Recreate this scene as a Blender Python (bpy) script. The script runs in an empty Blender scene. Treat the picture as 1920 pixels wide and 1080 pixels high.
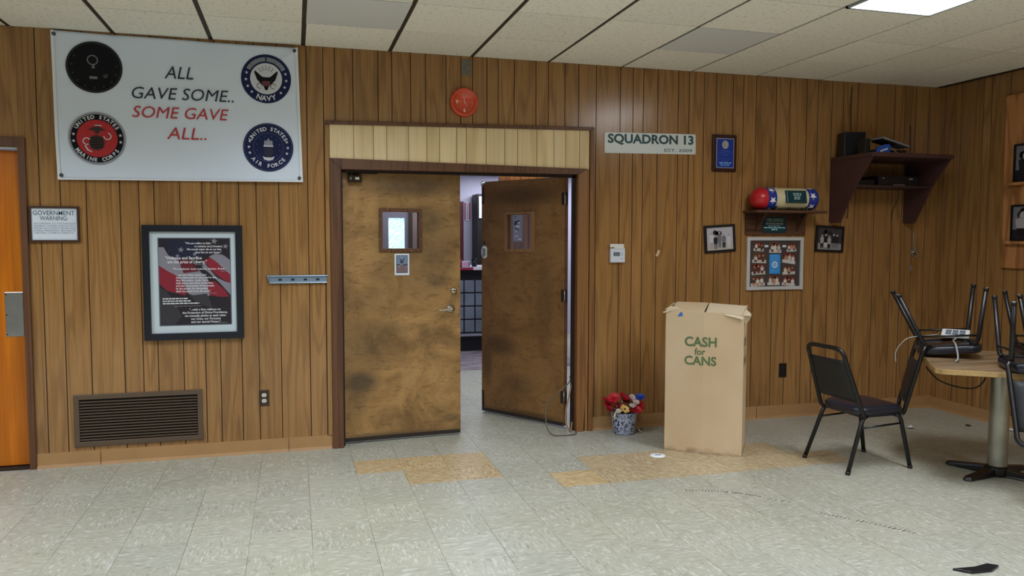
import bpy, bmesh, math, random
from mathutils import Vector, Matrix
R = math.radians
sc = bpy.context.scene
COL = sc.collection
random.seed(7)

# ------------------------------------------------------------------ camera
cam_d = bpy.data.cameras.new('camera'); cam = bpy.data.objects.new('camera', cam_d); COL.objects.link(cam)
cam_d.sensor_width = 36.0; cam_d.sensor_fit = 'HORIZONTAL'
cam_d.lens = 1455.05 / 1920 * 36.0
cam_d.clip_start = 0.05; cam_d.clip_end = 60
YAW, PITCH, ROLL = .2736, -.0632, .0018
fw = Vector((math.sin(YAW)*math.cos(PITCH), math.cos(YAW)*math.cos(PITCH), math.sin(PITCH)))
rt = Vector((math.cos(YAW), -math.sin(YAW), 0)); up = rt.cross(fw)
rt2 = math.cos(ROLL)*rt + math.sin(ROLL)*up; up2 = -math.sin(ROLL)*rt + math.cos(ROLL)*up
m = Matrix((rt2, up2, -fw)).transposed().to_4x4(); m.translation = Vector((-.6927, -5.7655, 1.5375))
cam.matrix_world = m
sc.camera = cam

# ------------------------------------------------------------------ world, lamps, exposure
w = bpy.data.worlds.new('world'); sc.world = w; w.use_nodes = True
w.node_tree.nodes['Background'].inputs[0].default_value = (.6, .7, .9, 1)
w.node_tree.nodes['Background'].inputs[1].default_value = .02
vs = sc.view_settings
vs.view_transform = 'Standard'; vs.look = 'None'; vs.gamma = 1.0; vs.exposure = 0.15; vs.use_curve_mapping = False
try:
    sc.cycles.use_denoising = True
    sc.cycles.max_bounces = 8
    sc.cycles.diffuse_bounces = 3
except Exception: pass
H = 2.8966          # ceiling height
S = .6096           # ceiling tile
LAMP = 20.0         # radiance of a fixture
def area(name, loc, sx, sy, power, color, rot=(0, 0, 0), spread=180):
    d = bpy.data.lights.new(name, 'AREA'); d.shape = 'RECTANGLE'; d.size = sx; d.size_y = sy
    d.energy = power; d.color = color; d.spread = R(spread)
    o = bpy.data.objects.new(name, d); COL.objects.link(o); o.location = loc; o.rotation_euler = rot
    return o
COOL = (.85, .95, 1.07)
for lx, ly, k in ((2.743, -2.423, .35), (-.305, -1.813, .75), (-3.353, -1.813, 1.0), (2.74, -5.5, 1.5), (-.30, -5.5, 1.7), (-3.35, -5.5, 1.8), (2.74, -8.6, 1.8), (-.30, -8.6, 1.8)):  # unseen back rows: guessed fixtures, boosted so floor bounce brightens the ceiling
    area('ceiling_fixture_lamp', (lx, ly, H-.012), .57, 1.17, LAMP*math.pi*.57*1.17*k, COOL, spread=145)
area('bar_room_fill', (.9, 2.2, 2.55), 1.6, 1.6, 60, (.80, .87, 1.0))  # unseen overhead lights added for the bar room's bluish daylight
area('bar_room_fill', (2.6, 5.4, 2.55), 1.2, 1.2, 42, (.84, .86, 1.0))

# ------------------------------------------------------------------ helpers
def lin(c):
    c /= 255.0
    return c/12.92 if c <= .04045 else ((c+.055)/1.055)**2.4
def rgb(r, g, b): return (lin(r), lin(g), lin(b), 1)
MATS = {}
def mat(name, col, rough=.5, metal=0.0, spec=.5, emit=0, noise=0, nscale=20, coat=0):
    """plain procedural surface; noise adds a slight tone mottling"""
    if name in MATS: return MATS[name]
    M = bpy.data.materials.new(name); M.use_nodes = True; MATS[name] = M
    nt = M.node_tree; b = nt.nodes['Principled BSDF']
    b.inputs['Base Color'].default_value = col; b.inputs['Roughness'].default_value = rough
    b.inputs['Metallic'].default_value = metal; b.inputs['Specular IOR Level'].default_value = spec
    b.inputs['Coat Weight'].default_value = coat
    if emit:
        b.inputs['Emission Color'].default_value = col; b.inputs['Emission Strength'].default_value = emit
    if noise:
        tc = nt.nodes.new('ShaderNodeTexCoord'); n = nt.nodes.new('ShaderNodeTexNoise'); n.inputs['Scale'].default_value = nscale
        n.inputs['Detail'].default_value = 4
        mr = nt.nodes.new('ShaderNodeMapRange'); mr.inputs['From Min'].default_value = .3; mr.inputs['From Max'].default_value = .7
        mr.inputs['To Min'].default_value = 1-noise; mr.inputs['To Max'].default_value = 1+noise
        hs = nt.nodes.new('ShaderNodeHueSaturation'); hs.inputs['Color'].default_value = col
        nt.links.new(tc.outputs['Object'], n.inputs['Vector']); nt.links.new(n.outputs['Fac'], mr.inputs['Value'])
        nt.links.new(mr.outputs['Result'], hs.inputs['Value']); nt.links.new(hs.outputs['Color'], b.inputs['Base Color'])
    return M

class NT:
    """tiny node-tree writer"""
    def __init__(s, name):
        s.M = bpy.data.materials.new(name); s.M.use_nodes = True; MATS[name] = s.M
        s.t = s.M.node_tree; s.b = s.t.nodes['Principled BSDF']
    def n(s, typ, **kw):
        x = s.t.nodes.new(typ)
        for k, v in kw.items(): setattr(x, k, v)
        return x
    def put(s, sock, v):
        if hasattr(v, 'is_linked'): s.t.links.new(v, sock)
        else: sock.default_value = v
    def math(s, op, a, b=0.0, c=None, clamp=False):
        x = s.n('ShaderNodeMath', operation=op, use_clamp=clamp); s.put(x.inputs[0], a); s.put(x.inputs[1], b)
        if c is not None: s.put(x.inputs[2], c)
        return x.outputs[0]
    def obj(s): return s.n('ShaderNodeTexCoord').outputs['Object']
    def map(s, v, scale=(1, 1, 1), loc=(0, 0, 0), rot=(0, 0, 0)):
        x = s.n('ShaderNodeMapping'); s.put(x.inputs['Vector'], v); x.inputs['Scale'].default_value = scale
        x.inputs['Location'].default_value = loc; x.inputs['Rotation'].default_value = rot
        return x.outputs[0]
    def noise(s, v, scale=1, detail=2, rough=.5, w=None, dist=0):
        x = s.n('ShaderNodeTexNoise'); x.noise_dimensions = '4D' if w is not None else '3D'
        s.put(x.inputs['Vector'], v); x.inputs['Scale'].default_value = scale; x.inputs['Detail'].default_value = detail
        x.inputs['Roughness'].default_value = rough; x.inputs['Distortion'].default_value = dist
        if w is not None: s.put(x.inputs['W'], w)
        return x.outputs['Fac']
    def rng(s, v, a, b, c=0.0, d=1.0):
        x = s.n('ShaderNodeMapRange'); s.put(x.inputs['Value'], v)
        for k, q in zip(('From Min', 'From Max', 'To Min', 'To Max'), (a, b, c, d)): x.inputs[k].default_value = q
        return x.outputs['Result']
    def mix(s, f, a, b):
        x = s.n('ShaderNodeMix', data_type='RGBA'); s.put(x.inputs['Factor'], f); s.put(x.inputs[6], a); s.put(x.inputs[7], b)
        return x.outputs[2]
    def val(s, col, v, sat=1.0):
        x = s.n('ShaderNodeHueSaturation'); s.put(x.inputs['Color'], col); s.put(x.inputs['Value'], v); s.put(x.inputs['Saturation'], sat)
        return x.outputs[0]
    def attr(s, name):
        x = s.n('ShaderNodeAttribute'); x.attribute_name = name
        return x
    def sep(s, v):
        x = s.n('ShaderNodeSeparateXYZ'); s.put(x.inputs[0], v); return x.outputs
    def out(s, col, rough=.5, spec=.5, bump=None, bstr=.2, bdist=.002):
        s.put(s.b.inputs['Base Color'], col); s.put(s.b.inputs['Roughness'], rough); s.put(s.b.inputs['Specular IOR Level'], spec)
        if bump is not None:
            x = s.n('ShaderNodeBump'); s.put(x.inputs['Height'], bump); x.inputs['Strength'].default_value = bstr
            x.inputs['Distance'].default_value = bdist; s.t.links.new(x.outputs[0], s.b.inputs['Normal'])
        return s.M

def wood(name, dark, mid, light, rough=.4, spec=.5, across=5.0, along=.55, rings=34, plank=.14, swap=False, contrast=1.0, gsat=1.0):
    """plain-sawn grain running along z (or x when swap); colour attribute 'tone' sets each plank apart"""
    k = NT(name); o = k.obj()
    if swap: o = k.map(o, rot=(0, R(90), 0))
    t = k.attr('tone').outputs['Fac']
    W = k.math('MULTIPLY', t, 61.0)
    n1 = k.noise(k.map(o, (across, across, along)), 1, 1.5, .45, W)
    ring = k.math('SINE', k.math('MULTIPLY', n1, rings))
    ring = k.rng(ring, .25, 1.0)
    ring = k.math('MULTIPLY', ring, k.noise(k.map(o, (16, 16, 1.1)), 1, 2, .5, W))
    fine = k.noise(k.map(o, (95, 95, 2.2)), 1, 3, .62, W)
    fine = k.rng(fine, .36, .64)
    c = k.mix(fine, mid, light)
    c = k.mix(k.math('MULTIPLY', ring, 1.15*contrast, clamp=True), c, dark)
    c = k.val(c, k.rng(t, 0, 1, 1-plank, 1+plank), gsat)
    return k.out(c, rough, spec, fine, .05, .001)

class MB:
    """mesh builder: faces with material slots, a tone per face, a current transform"""
    def __init__(s): s.v = []; s.f = []; s.m = []; s.t = []; s.s = []; s.mats = []; s.X = None; s.tone = .5; s.warp = None
    def mi(s, M):
        if M not in s.mats: s.mats.append(M)
        return s.mats.index(M)
    def add(s, vs, fs, M, smooth=False):
        b = len(s.v); i = s.mi(M)
        for p in vs:
            p = Vector(p)
            if s.X is not None: p = s.X @ p
            if s.warp: p = s.warp(p)
            s.v.append(p)
        for f in fs:
            s.f.append([b+q for q in f]); s.m.append(i); s.t.append(s.tone); s.s.append(smooth)
    def box(s, x0, x1, y0, y1, z0, z1, M):
        s.add([(x0,y0,z0),(x1,y0,z0),(x1,y1,z0),(x0,y1,z0),(x0,y0,z1),(x1,y0,z1),(x1,y1,z1),(x0,y1,z1)],
              [(0,3,2,1),(4,5,6,7),(0,1,5,4),(1,2,6,5),(2,3,7,6),(3,0,4,7)], M)
    def prism(s, pts, a, b, M, axis='y', smooth=False):
        """outline (u,v) extruded from a to b along axis: y -> (u,*,v), x -> (*,u,v), z -> (u,v,*)"""
        n = len(pts)
        P = {'y': lambda u, v, c: (u, c, v), 'x': lambda u, v, c: (c, u, v), 'z': lambda u, v, c: (u, v, c)}[axis]
        vs = [P(u, v, a) for u, v in pts] + [P(u, v, b) for u, v in pts]
        s.add(vs, [tuple(range(n)), tuple(range(2*n-1, n-1, -1))] , M)
        s.add(vs, [(i, (i+1) % n, n+(i+1) % n, n+i) for i in range(n)], M, smooth)
    def tube(s, pts, r, M, seg=8, closed=False, cap=True, curve=0):
        pts = [Vector(p) for p in pts]
        if curve and isinstance(r, (list, tuple)):
            r = [r[i//curve]+(r[min(i//curve+1, len(r)-1)]-r[i//curve])*(i % curve)/curve for i in range((len(pts)-1)*curve+1)]
        if curve:
            q = []; n = len(pts)
            for i in range(n if closed else n-1):
                p0 = pts[(i-1) % n] if (closed or i > 0) else pts[0]; p1 = pts[i]; p2 = pts[(i+1) % n]
                p3 = pts[(i+2) % n] if (closed or i+2 < n) else pts[-1]
                for j in range(curve):
                    t = j/curve
                    q.append(.5*((2*p1)+(p2-p0)*t+(2*p0-5*p1+4*p2-p3)*t*t+(3*p1-p0-3*p2+p3)*t**3))
            if not closed: q.append(pts[-1])
            pts = q
        n = len(pts); vs = []; prev = None
        for i, p in enumerate(pts):
            a = pts[i-1] if (i > 0 or closed) else p; b = pts[(i+1) % n] if (i < n-1 or closed) else p
            d = (b-a).normalized()
            if prev is None:
                u = d.orthogonal().normalized()
            else:
                u = (prev - d*prev.dot(d)); u = u.normalized() if u.length > 1e-6 else d.orthogonal().normalized()
            prev = u; v = d.cross(u)
            rr = r[i] if isinstance(r, (list, tuple)) else r
            for j in range(seg):
                an = 2*math.pi*j/seg; vs.append(p + rr*(math.cos(an)*u + math.sin(an)*v))
        fs = []
        for i in range(n if closed else n-1):
            i2 = (i+1) % n
            for j in range(seg):
                fs.append((i*seg+j, i*seg+(j+1) % seg, i2*seg+(j+1) % seg, i2*seg+j))
        s.add(vs, fs, M, True)
        if cap and not closed:
            s.add(vs[:seg], [tuple(range(seg-1, -1, -1))], M); s.add(vs[-seg:], [tuple(range(seg))], M)
    def lathe(s, prof, M, c=(0, 0, 0), axis='z', seg=24, smooth=True):
        """profile of (radius, height)"""
        c = Vector(c); vs = []
        for r, h in prof:
            for j in range(seg):
                a = 2*math.pi*j/seg; p = (r*math.cos(a), r*math.sin(a), h)
                if axis == 'x': p = (p[2], p[0], p[1])
                if axis == 'y': p = (p[0], p[2], p[1])
                vs.append(c + Vector(p))
        fs = [(i*seg+j, i*seg+(j+1) % seg, (i+1)*seg+(j+1) % seg, (i+1)*seg+j) for i in range(len(prof)-1) for j in range(seg)]
        s.add(vs, fs, M, smooth)
    # flat prints on a plane that faces -y: u = x, v = z
    def flat(s, pts, y, M):
        s.add([(u, y, v) for u, v in pts], [tuple(range(len(pts)))], M)
    def rect(s, x0, x1, z0, z1, y, M): s.flat([(x0, z0), (x1, z0), (x1, z1), (x0, z1)], y, M)
    def disc(s, cx, cz, r, y, M, seg=40, rz=None):
        s.flat([(cx+r*math.cos(2*math.pi*i/seg), cz+(rz or r)*math.sin(2*math.pi*i/seg)) for i in range(seg)], y, M)
    def ring(s, cx, cz, r0, r1, y, M, seg=48, a0=0, a1=360):
        n = seg; full = a1-a0 >= 360; vs = []
        for i in range(n+1):
            a = R(a0+(a1-a0)*i/n); vs += [(cx+r0*math.cos(a), y, cz+r0*math.sin(a)), (cx+r1*math.cos(a), y, cz+r1*math.sin(a))]
        s.add(vs, [(2*i, 2*i+1, 2*i+3, 2*i+2) for i in range(n)], M)
    def star(s, cx, cz, r, y, M, a=90):
        s.flat([(cx+(r if i % 2 == 0 else r*.42)*math.cos(R(a+36*i)), cz+(r if i % 2 == 0 else r*.42)*math.sin(R(a+36*i))) for i in range(10)], y, M)
    def text(s, st, x, z, h, y, M, wide=None, shear=0.0, align='L', bold=0.0, rot=0.0, sx=1.0):
        """lettering with cap height h; wide fixes the total width"""
        vs, fs, w0, w1 = glyphs(st, bold)
        k = h/.70; kx = k*sx
        if wide: kx = wide/(w1-w0)
        off = {'L': 0, 'C': -(w1-w0)*kx/2, 'R': -(w1-w0)*kx}[align]
        ca, sa = math.cos(rot), math.sin(rot); out = []
        for px, pz in vs:
            u = (px-w0)*kx+off+shear*pz*k; v = pz*k
            out.append((x+u*ca-v*sa, y, z+u*sa+v*ca))
        s.add(out, fs, M)
    def arc_text(s, st, cx, cz, r, h, y, M, mid, span, top=True, bold=.035):
        n = len(st)
        for i, ch in enumerate(st):
            if ch == ' ': continue
            f = (i/(n-1)-.5)*span
            a = R(mid-f) if top else R(mid+f)
            rot = a-math.pi/2 if top else a+math.pi/2
            rr = r if top else r+h
            s.text(ch, cx+rr*math.cos(a), cz+rr*math.sin(a), h, y, M, align='C', bold=bold, rot=rot)
    def bars(s, x0, x1, z, h, y, M, seed=0, word=.03):
        """one line of small print, word by word"""
        rd = random.Random(seed); x = x0
        while x < x1-.2*word:
            e = min(x1, x+word*rd.uniform(.5, 1.5)); s.rect(x, e, z, z+h, y, M); x = e+word*.22
    def build(s, name, parent=None, bevel=0, bseg=2, origin=None, recalc=True):
        me = bpy.data.meshes.new(name)
        org = Vector(origin) if origin is not None else Vector((0, 0, 0))
        base = WLOC.get(parent.name, Vector((0, 0, 0))) if parent else Vector((0, 0, 0))
        me.from_pydata([tuple(v-base-org) for v in s.v], [], s.f)
        for M in s.mats: me.materials.append(M)
        for p, i, sm in zip(me.polygons, s.m, s.s): p.material_index = i; p.use_smooth = sm
        ca = me.color_attributes.new('tone', 'FLOAT_COLOR', 'CORNER')
        k = 0
        for p, t in zip(me.polygons, s.t):
            c = t if isinstance(t, tuple) else (t, t, t, 1)
            for _ in range(p.loop_total): ca.data[k].color = c; k += 1
        if recalc:
            bm = bmesh.new(); bm.from_mesh(me); bmesh.ops.remove_doubles(bm, verts=bm.verts, dist=1e-6)
            bmesh.ops.recalc_face_normals(bm, faces=bm.faces); bm.to_mesh(me); bm.free()
        o = bpy.data.objects.new(name, me); COL.objects.link(o)
        o.location = org
        if parent: o.parent = parent
        WLOC[o.name] = base+org
        if bevel:
            b = o.modifiers.new('bevel', 'BEVEL'); b.width = bevel; b.segments = bseg; b.limit_method = 'ANGLE'; b.angle_limit = R(40)
            b.harden_normals = False
        return o
WLOC = {}
GL = {}
def glyphs(st, bold=0.0):
    key = (st, bold)
    if key in GL: return GL[key]
    c = bpy.data.curves.new('lettering', 'FONT'); c.body = st; c.size = 1.0; c.resolution_u = 3; c.offset = bold; c.fill_mode = 'FRONT'
    o = bpy.data.objects.new('lettering', c); COL.objects.link(o)
    dg = bpy.context.evaluated_depsgraph_get(); dg.update()
    me = o.evaluated_get(dg).to_mesh()
    vs = [(v.co.x, v.co.y) for v in me.vertices]; fs = [tuple(p.vertices) for p in me.polygons]
    o.evaluated_get(dg).to_mesh_clear()
    bpy.data.objects.remove(o); bpy.data.curves.remove(c)
    xs = [v[0] for v in vs] or [0, 1]
    GL[key] = (vs, fs, min(xs), max(xs))
    return GL[key]
def tag(o, label=None, cat=None, group=None, kind=None):
    if label: o['label'] = label
    if cat: o['category'] = cat
    if group: o['group'] = group
    if kind: o['kind'] = kind
    return o
def thing(name, loc, label, cat, group=None):
    o = bpy.data.objects.new(name, None); COL.objects.link(o); o.location = loc; o.empty_display_size = .1
    WLOC[o.name] = Vector(loc)
    return tag(o, label, cat, group)
def struct(o): o['kind'] = 'structure'; return o
def copy_tree(o, parent=None):
    c = o.copy(); COL.objects.link(c)
    if parent: c.parent = parent; c.matrix_parent_inverse = o.matrix_parent_inverse.copy()
    for ch in list(o.children): copy_tree(ch, c)
    return c

# ------------------------------------------------------------------ materials
PANEL = wood('wall_panelling', rgb(94, 61, 32), rgb(154, 110, 63), rgb(172, 129, 79), rough=.21, spec=.5, across=8.0, along=.6, rings=44, plank=.10, contrast=.56)
GROOVE = mat('panel_groove', rgb(62, 38, 18), .6)
TRANSOM = wood('pale_panelling', rgb(206, 170, 116), rgb(238, 208, 156), rgb(246, 222, 176), rough=.45, across=5, rings=22, plank=.05, contrast=.7)
TGROOVE = mat('pale_groove', rgb(140, 104, 62), .6)
CASE = wood('dark_casing', rgb(66, 38, 22), rgb(98, 62, 40), rgb(110, 72, 46), rough=.4, across=20, rings=20, plank=.05)
CASE_R = wood('worn_casing', rgb(92, 54, 24), rgb(136, 90, 46), rgb(150, 102, 56), rough=.4, across=20, rings=20, plank=.05)
VINYL = mat('tan_vinyl', rgb(176, 134, 88), .45, noise=.06, nscale=6)
DARK = mat('dark_reveal', rgb(40, 22, 14), .7)  # recess shade put into the colour for reveals and stops
BLACK = mat('black', rgb(16, 16, 18), .5)
BLACKP = mat('black_plastic', rgb(20, 21, 25), .35)
BLACKM = mat('black_painted_steel', rgb(14, 14, 16), .36, spec=.5)
NAVYV = mat('black_vinyl', rgb(30, 31, 42), .28, spec=.6)
PADBACK = mat('black_vinyl_back', rgb(30, 31, 33), .55)
WHITE = mat('white', rgb(236, 240, 246), .5)
PAPER = mat('white_paper', rgb(228, 236, 246), .6)
STEEL = mat('brushed_steel', rgb(190, 190, 190), .32, metal=1.0, noise=.1, nscale=8)
CHROME = mat('chrome', rgb(215, 212, 205), .15, metal=1.0)
BRASSY = mat('dull_metal', rgb(160, 150, 120), .35, metal=1.0)

# floor: one face per 12-inch tile
def floor_mat():
    k = NT('vinyl_floor'); o = k.obj(); a = k.attr('tone'); c3 = k.n('ShaderNodeSeparateColor'); k.t.links.new(a.outputs['Color'], c3.inputs[0])
    tone, tan, ori = c3.outputs[0], c3.outputs[1], c3.outputs[2]
    v = k.n('ShaderNodeMix', data_type='VECTOR'); k.put(v.inputs['Factor'], ori)
    k.put(v.inputs[4], k.map(o, (70, 20, 1))); k.put(v.inputs[5], k.map(o, (20, 70, 1)))
    off = k.n('ShaderNodeVectorMath', operation='ADD'); k.put(off.inputs[0], v.outputs[1])
    cx = k.n('ShaderNodeCombineXYZ'); k.put(cx.inputs[2], k.math('MULTIPLY', tone, 40.0)); k.put(off.inputs[1], cx.outputs[0])
    n = k.noise(off.outputs[0], 1, 3, .55, dist=.6)
    light = k.rng(n, .56, .64); darkm = k.rng(n, .42, .34)
    big = k.noise(k.map(o, (.9, .9, .9)), 1, 3)
    base = k.mix(k.rng(big, .35, .65), rgb(168, 165, 146), rgb(170, 168, 154))
    base = k.val(base, k.rng(tone, 0, 1, .95, 1.05))
    c = k.mix(k.math('MULTIPLY', light, .65), base, rgb(200, 200, 190))
    c = k.mix(k.math('MULTIPLY', darkm, .55), c, rgb(132, 131, 114))
    tn = k.mix(k.rng(n, .4, .62), rgb(172, 140, 92), rgb(204, 176, 128))
    tn = k.val(tn, k.rng(tone, 0, 1, .93, 1.07))
    c = k.mix(tan, c, tn)
    s = k.sep(o)
    def seam(x, o0, wd):
        f = k.math('FRACT', k.math('DIVIDE', k.math('ADD', x, o0), .3048))
        d = k.math('MINIMUM', f, k.math('SUBTRACT', 1.0, f))
        return k.math('LESS_THAN', d, wd)
    sm = k.math('MULTIPLY', k.math('MAXIMUM', k.math('MULTIPLY', seam(s[0], .3211+30.48, .0058), .62), k.math('MULTIPLY', seam(s[1], .3873+30.48, .004), .22)),
                k.rng(k.noise(k.map(o, (2, 2, 2)), 1, 2), .35, .55, .35, 1.0))
    c = k.mix(sm, c, rgb(84, 76, 56))
    spot = k.rng(k.noise(k.map(o, (28, 28, 28)), 1, 1), .80, .83)
    c = k.mix(k.math('MULTIPLY', spot, .6), c, rgb(80, 74, 60))
    return k.out(c, .40, .42, n, .04, .001)
FLOOR = floor_mat()
def ceil_mat(name, col):
    k = NT(name); o = k.obj(); t = k.attr('tone').outputs['Fac']
    n = k.noise(k.map(o, (38, 38, 38)), 1, 4, .7); n2 = k.noise(k.map(o, (70, 70, 70)), 1, 2, .6)
    c = k.mix(k.math('MULTIPLY', k.rng(n, .45, .34), .55), col, rgb(186, 176, 150))
    c = k.mix(k.math('MULTIPLY', k.rng(n2, .55, .7), .35), c, rgb(255, 252, 240))
    c = k.val(c, k.rng(t, 0, 1, .96, 1.04))
    return k.out(c, .85, .2, n, .5, .004)
CEIL = ceil_mat('ceiling_tile', rgb(252, 247, 234))
TBAR = mat('ceiling_grid', rgb(58, 46, 36), .7)

def door_mat(name, lt, dk, blots, blot_tone):
    """rotary-cut birch with dirty blots and dark edge bands at fixed places (x along the leaf, z up)"""
    k = NT(name); o = k.obj(); s = k.sep(o)
    n1 = k.noise(k.map(o, (3.2, 3.2, 3.6)), 1, 8, .66, dist=.7)
    n2 = k.noise(k.map(o, (13, 13, 46)), 1, 3, .6, dist=.8)
    n3 = k.noise(k.map(o, (70, 70, 18)), 1, 2, .5)
    c = k.mix(k.rng(n1, .38, .62), lt, dk)
    c = k.mix(k.math('MULTIPLY', k.rng(n2, .54, .70), .50), c, rgb(74, 50, 26))
    c = k.mix(k.math('MULTIPLY', k.rng(n3, .35, .7), .22), c, rgb(168, 128, 70))
    tot = None
    for bx, bz, rx, rz, st in blots:
        dx = k.math('DIVIDE', k.math('SUBTRACT', s[0], bx), rx); dz = k.math('DIVIDE', k.math('SUBTRACT', s[2], bz), rz)
        d = k.math('SQRT', k.math('ADD', k.math('MULTIPLY', dx, dx), k.math('MULTIPLY', dz, dz)))
        d = k.math('ADD', d, k.math('MULTIPLY', k.math('SUBTRACT', n1, .5), 1.6))
        mk = k.math('MULTIPLY', k.rng(d, 1.0, .35), st)
        tot = mk if tot is None else k.math('MAXIMUM', tot, mk)
    c = k.mix(tot, c, blot_tone)
    return k.out(c, .42, .4)
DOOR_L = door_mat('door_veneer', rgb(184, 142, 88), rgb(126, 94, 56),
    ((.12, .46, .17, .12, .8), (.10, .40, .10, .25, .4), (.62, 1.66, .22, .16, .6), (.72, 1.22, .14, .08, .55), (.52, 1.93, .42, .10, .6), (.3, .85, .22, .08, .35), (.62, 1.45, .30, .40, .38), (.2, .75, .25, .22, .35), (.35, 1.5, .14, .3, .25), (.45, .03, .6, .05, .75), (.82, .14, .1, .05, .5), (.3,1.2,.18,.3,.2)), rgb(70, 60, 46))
DOOR_R = door_mat('door_veneer_shaded', rgb(150, 108, 62), rgb(120, 82, 44),  # right leaf's veneer darkened, its shading put into the colour
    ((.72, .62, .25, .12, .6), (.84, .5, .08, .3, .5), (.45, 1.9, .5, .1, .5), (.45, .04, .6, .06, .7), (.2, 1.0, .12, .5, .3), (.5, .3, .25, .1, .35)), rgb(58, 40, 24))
ORANGE = wood('orange_varnish', rgb(160, 80, 4), rgb(206, 110, 4), rgb(220, 126, 12), rough=.35, across=8, rings=16, contrast=.6)

# ------------------------------------------------------------------ room shell
XC = 4.93
XL, YB, YF = -5.2, -9.6, 6.5
f = MB()
ix0 = math.floor((XL+.3211)/.3048); ix1 = math.ceil((5.2+.3211)/.3048)
iy0 = math.floor((YB+.3873)/.3048); iy1 = math.ceil((YF+.3873)/.3048)
rd = random.Random(3)
def tan_tile(i, j):
    # j counts rows; row -1 lies just in front of the line y = -.3873
    if j == -2 or j == -1:
        pass
    if i == 0 and j == -1: return 1
    if i in (1, 2) and j in (-1, -2): return 1
    if i == 4 and j == -3: return 1
    if 5 <= i <= 9 and j in (-2, -3): return 1
    if i == 10 and j == -3: return 1
    return 0
for i in range(ix0, ix1):
    for j in range(iy0, iy1):
        x = -.3211+i*.3048; y = -.3873+j*.3048
        t = tan_tile(i, j)
        pale = .62 if t and i >= 5 else (.8 if t else 0)
        f.tone = (rd.random(), pale, float((i+j) % 2), 1)
        f.add([(x, y, 0), (x+.3048, y, 0), (x+.3048, y+.3048, 0), (x, y+.3048, 0)], [(0, 1, 2, 3)], FLOOR)
f.tone = (.5, 0, 0, 1)
f.box(XL, 5.2, YB, YF+.2, -.12, -.02, DARK)
floor = struct(f.build('floor', recalc=False))
# curved runs of short black heel marks on the floor
sm = MB(); SC = mat('scuff_rubber', rgb(52, 50, 44), .6)
def scuffs(pts, n, ln, wd, seed):
    r2 = random.Random(seed)
    for q in range(n):
        t = q/(n-1); a, b, c = [Vector(p) for p in pts]
        p = (1-t)**2*a+2*t*(1-t)*b+t*t*c; d = (2*(1-t)*(b-a)+2*t*(c-b)).normalized(); nrm = Vector((-d.y, d.x))
        nrm = (nrm*.9+d*.35).normalized(); L = ln*r2.uniform(.4, 1.1)
        if r2.random() < .15: continue
        e = Vector((nrm.y, -nrm.x))*wd*r2.uniform(.5, 1.2)
        sm.add([(*(p-nrm*L-e), .0008), (*(p-nrm*L+e), .0008), (*(p+nrm*L+e), .0008), (*(p+nrm*L-e), .0008)], [(0, 1, 2, 3)], SC)
scuffs(((1.60, -1.56), (1.85, -1.62), (1.97, -1.78)), 26, .018, .003, 1)
scuffs(((2.0, -1.83), (2.04, -1.87), (2.08, -1.91)), 4, .02, .003, 2)
scuffs(((2.14, -2.12), (2.28, -2.28), (2.42, -2.50)), 22, .018, .0025, 3)
sm.build('scuff_marks', floor)

# ceiling of the hall: recessed grid, 24-inch tiles
c = MB(); d1 = .594
c.box(XL, XC+.1, YB, .1, H+.005, H+.1, TBAR)
rd = random.Random(11)
GREY = {(-1, 1), (3, 1)}; LIGHT = {(4, 3), (4, 4)}
def ytile(j): return (0.0, -d1) if j == 0 else (-d1-(j-1)*S, -d1-j*S)
for i in range(-9, 9):
    for j in range(0, 16):
        y1, y0 = ytile(j)
        if y0 < YB: continue
        x0, x1 = i*S, min((i+1)*S, XC)
        if x1-x0 < .1 or (i, j) in GREY or (i, j) in LIGHT: continue
        gx = .015 if i < 2 else (.010 if i < 5 else .007)
        c.tone = rd.random()
        sag = rd.uniform(-.0015, .0015)
        c.box(x0+gx, x1-gx, y0+.003, y1-.003, H+sag, H+.006, CEIL)
ceiling = struct(c.build('ceiling', recalc=False))
c = MB(); c.box(XL, 5.2, .12, YF+.2, 2.62, 2.7, mat('bar_ceiling', rgb(214, 208, 220), .8, noise=.05, nscale=4))
struct(c.build('ceiling'))

# walls: planks with V grooves on the room side
def panel_strip(b, x0, x1, z0, z1, grooves, M=PANEL, G=GROOVE, y=0.0, d=.003, wd=.0032, seed=0, P=None):
    """planks between grooves, front face at y (P maps (u, depth, z) to the wall)"""
    P = P or (lambda u, q, z: (u, y+q, z))
    g = [q for q in sorted(grooves) if x0+.01 < q < x1-.01]
    e = [x0]+g+[x1]
    for a, bb in zip(e[:-1], e[1:]):
        b.tone = random.Random(round(a*1000)+seed).random()
        l = a+(wd if a != x0 else 0); r = bb-(wd if bb != x1 else 0)
        b.add([P(l, 0, z0), P(r, 0, z0), P(r, 0, z1), P(l, 0, z1)], [(0, 1, 2, 3)], M)
    for q in g:
        b.add([P(q-wd, 0, z0), P(q, d, z0), P(q, d, z1), P(q-wd, 0, z1)], [(0, 1, 2, 3)], G)
        b.add([P(q, d, z0), P(q+wd, 0, z0), P(q+wd, 0, z1), P(q, d, z1)], [(0, 1, 2, 3)], G)
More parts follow.
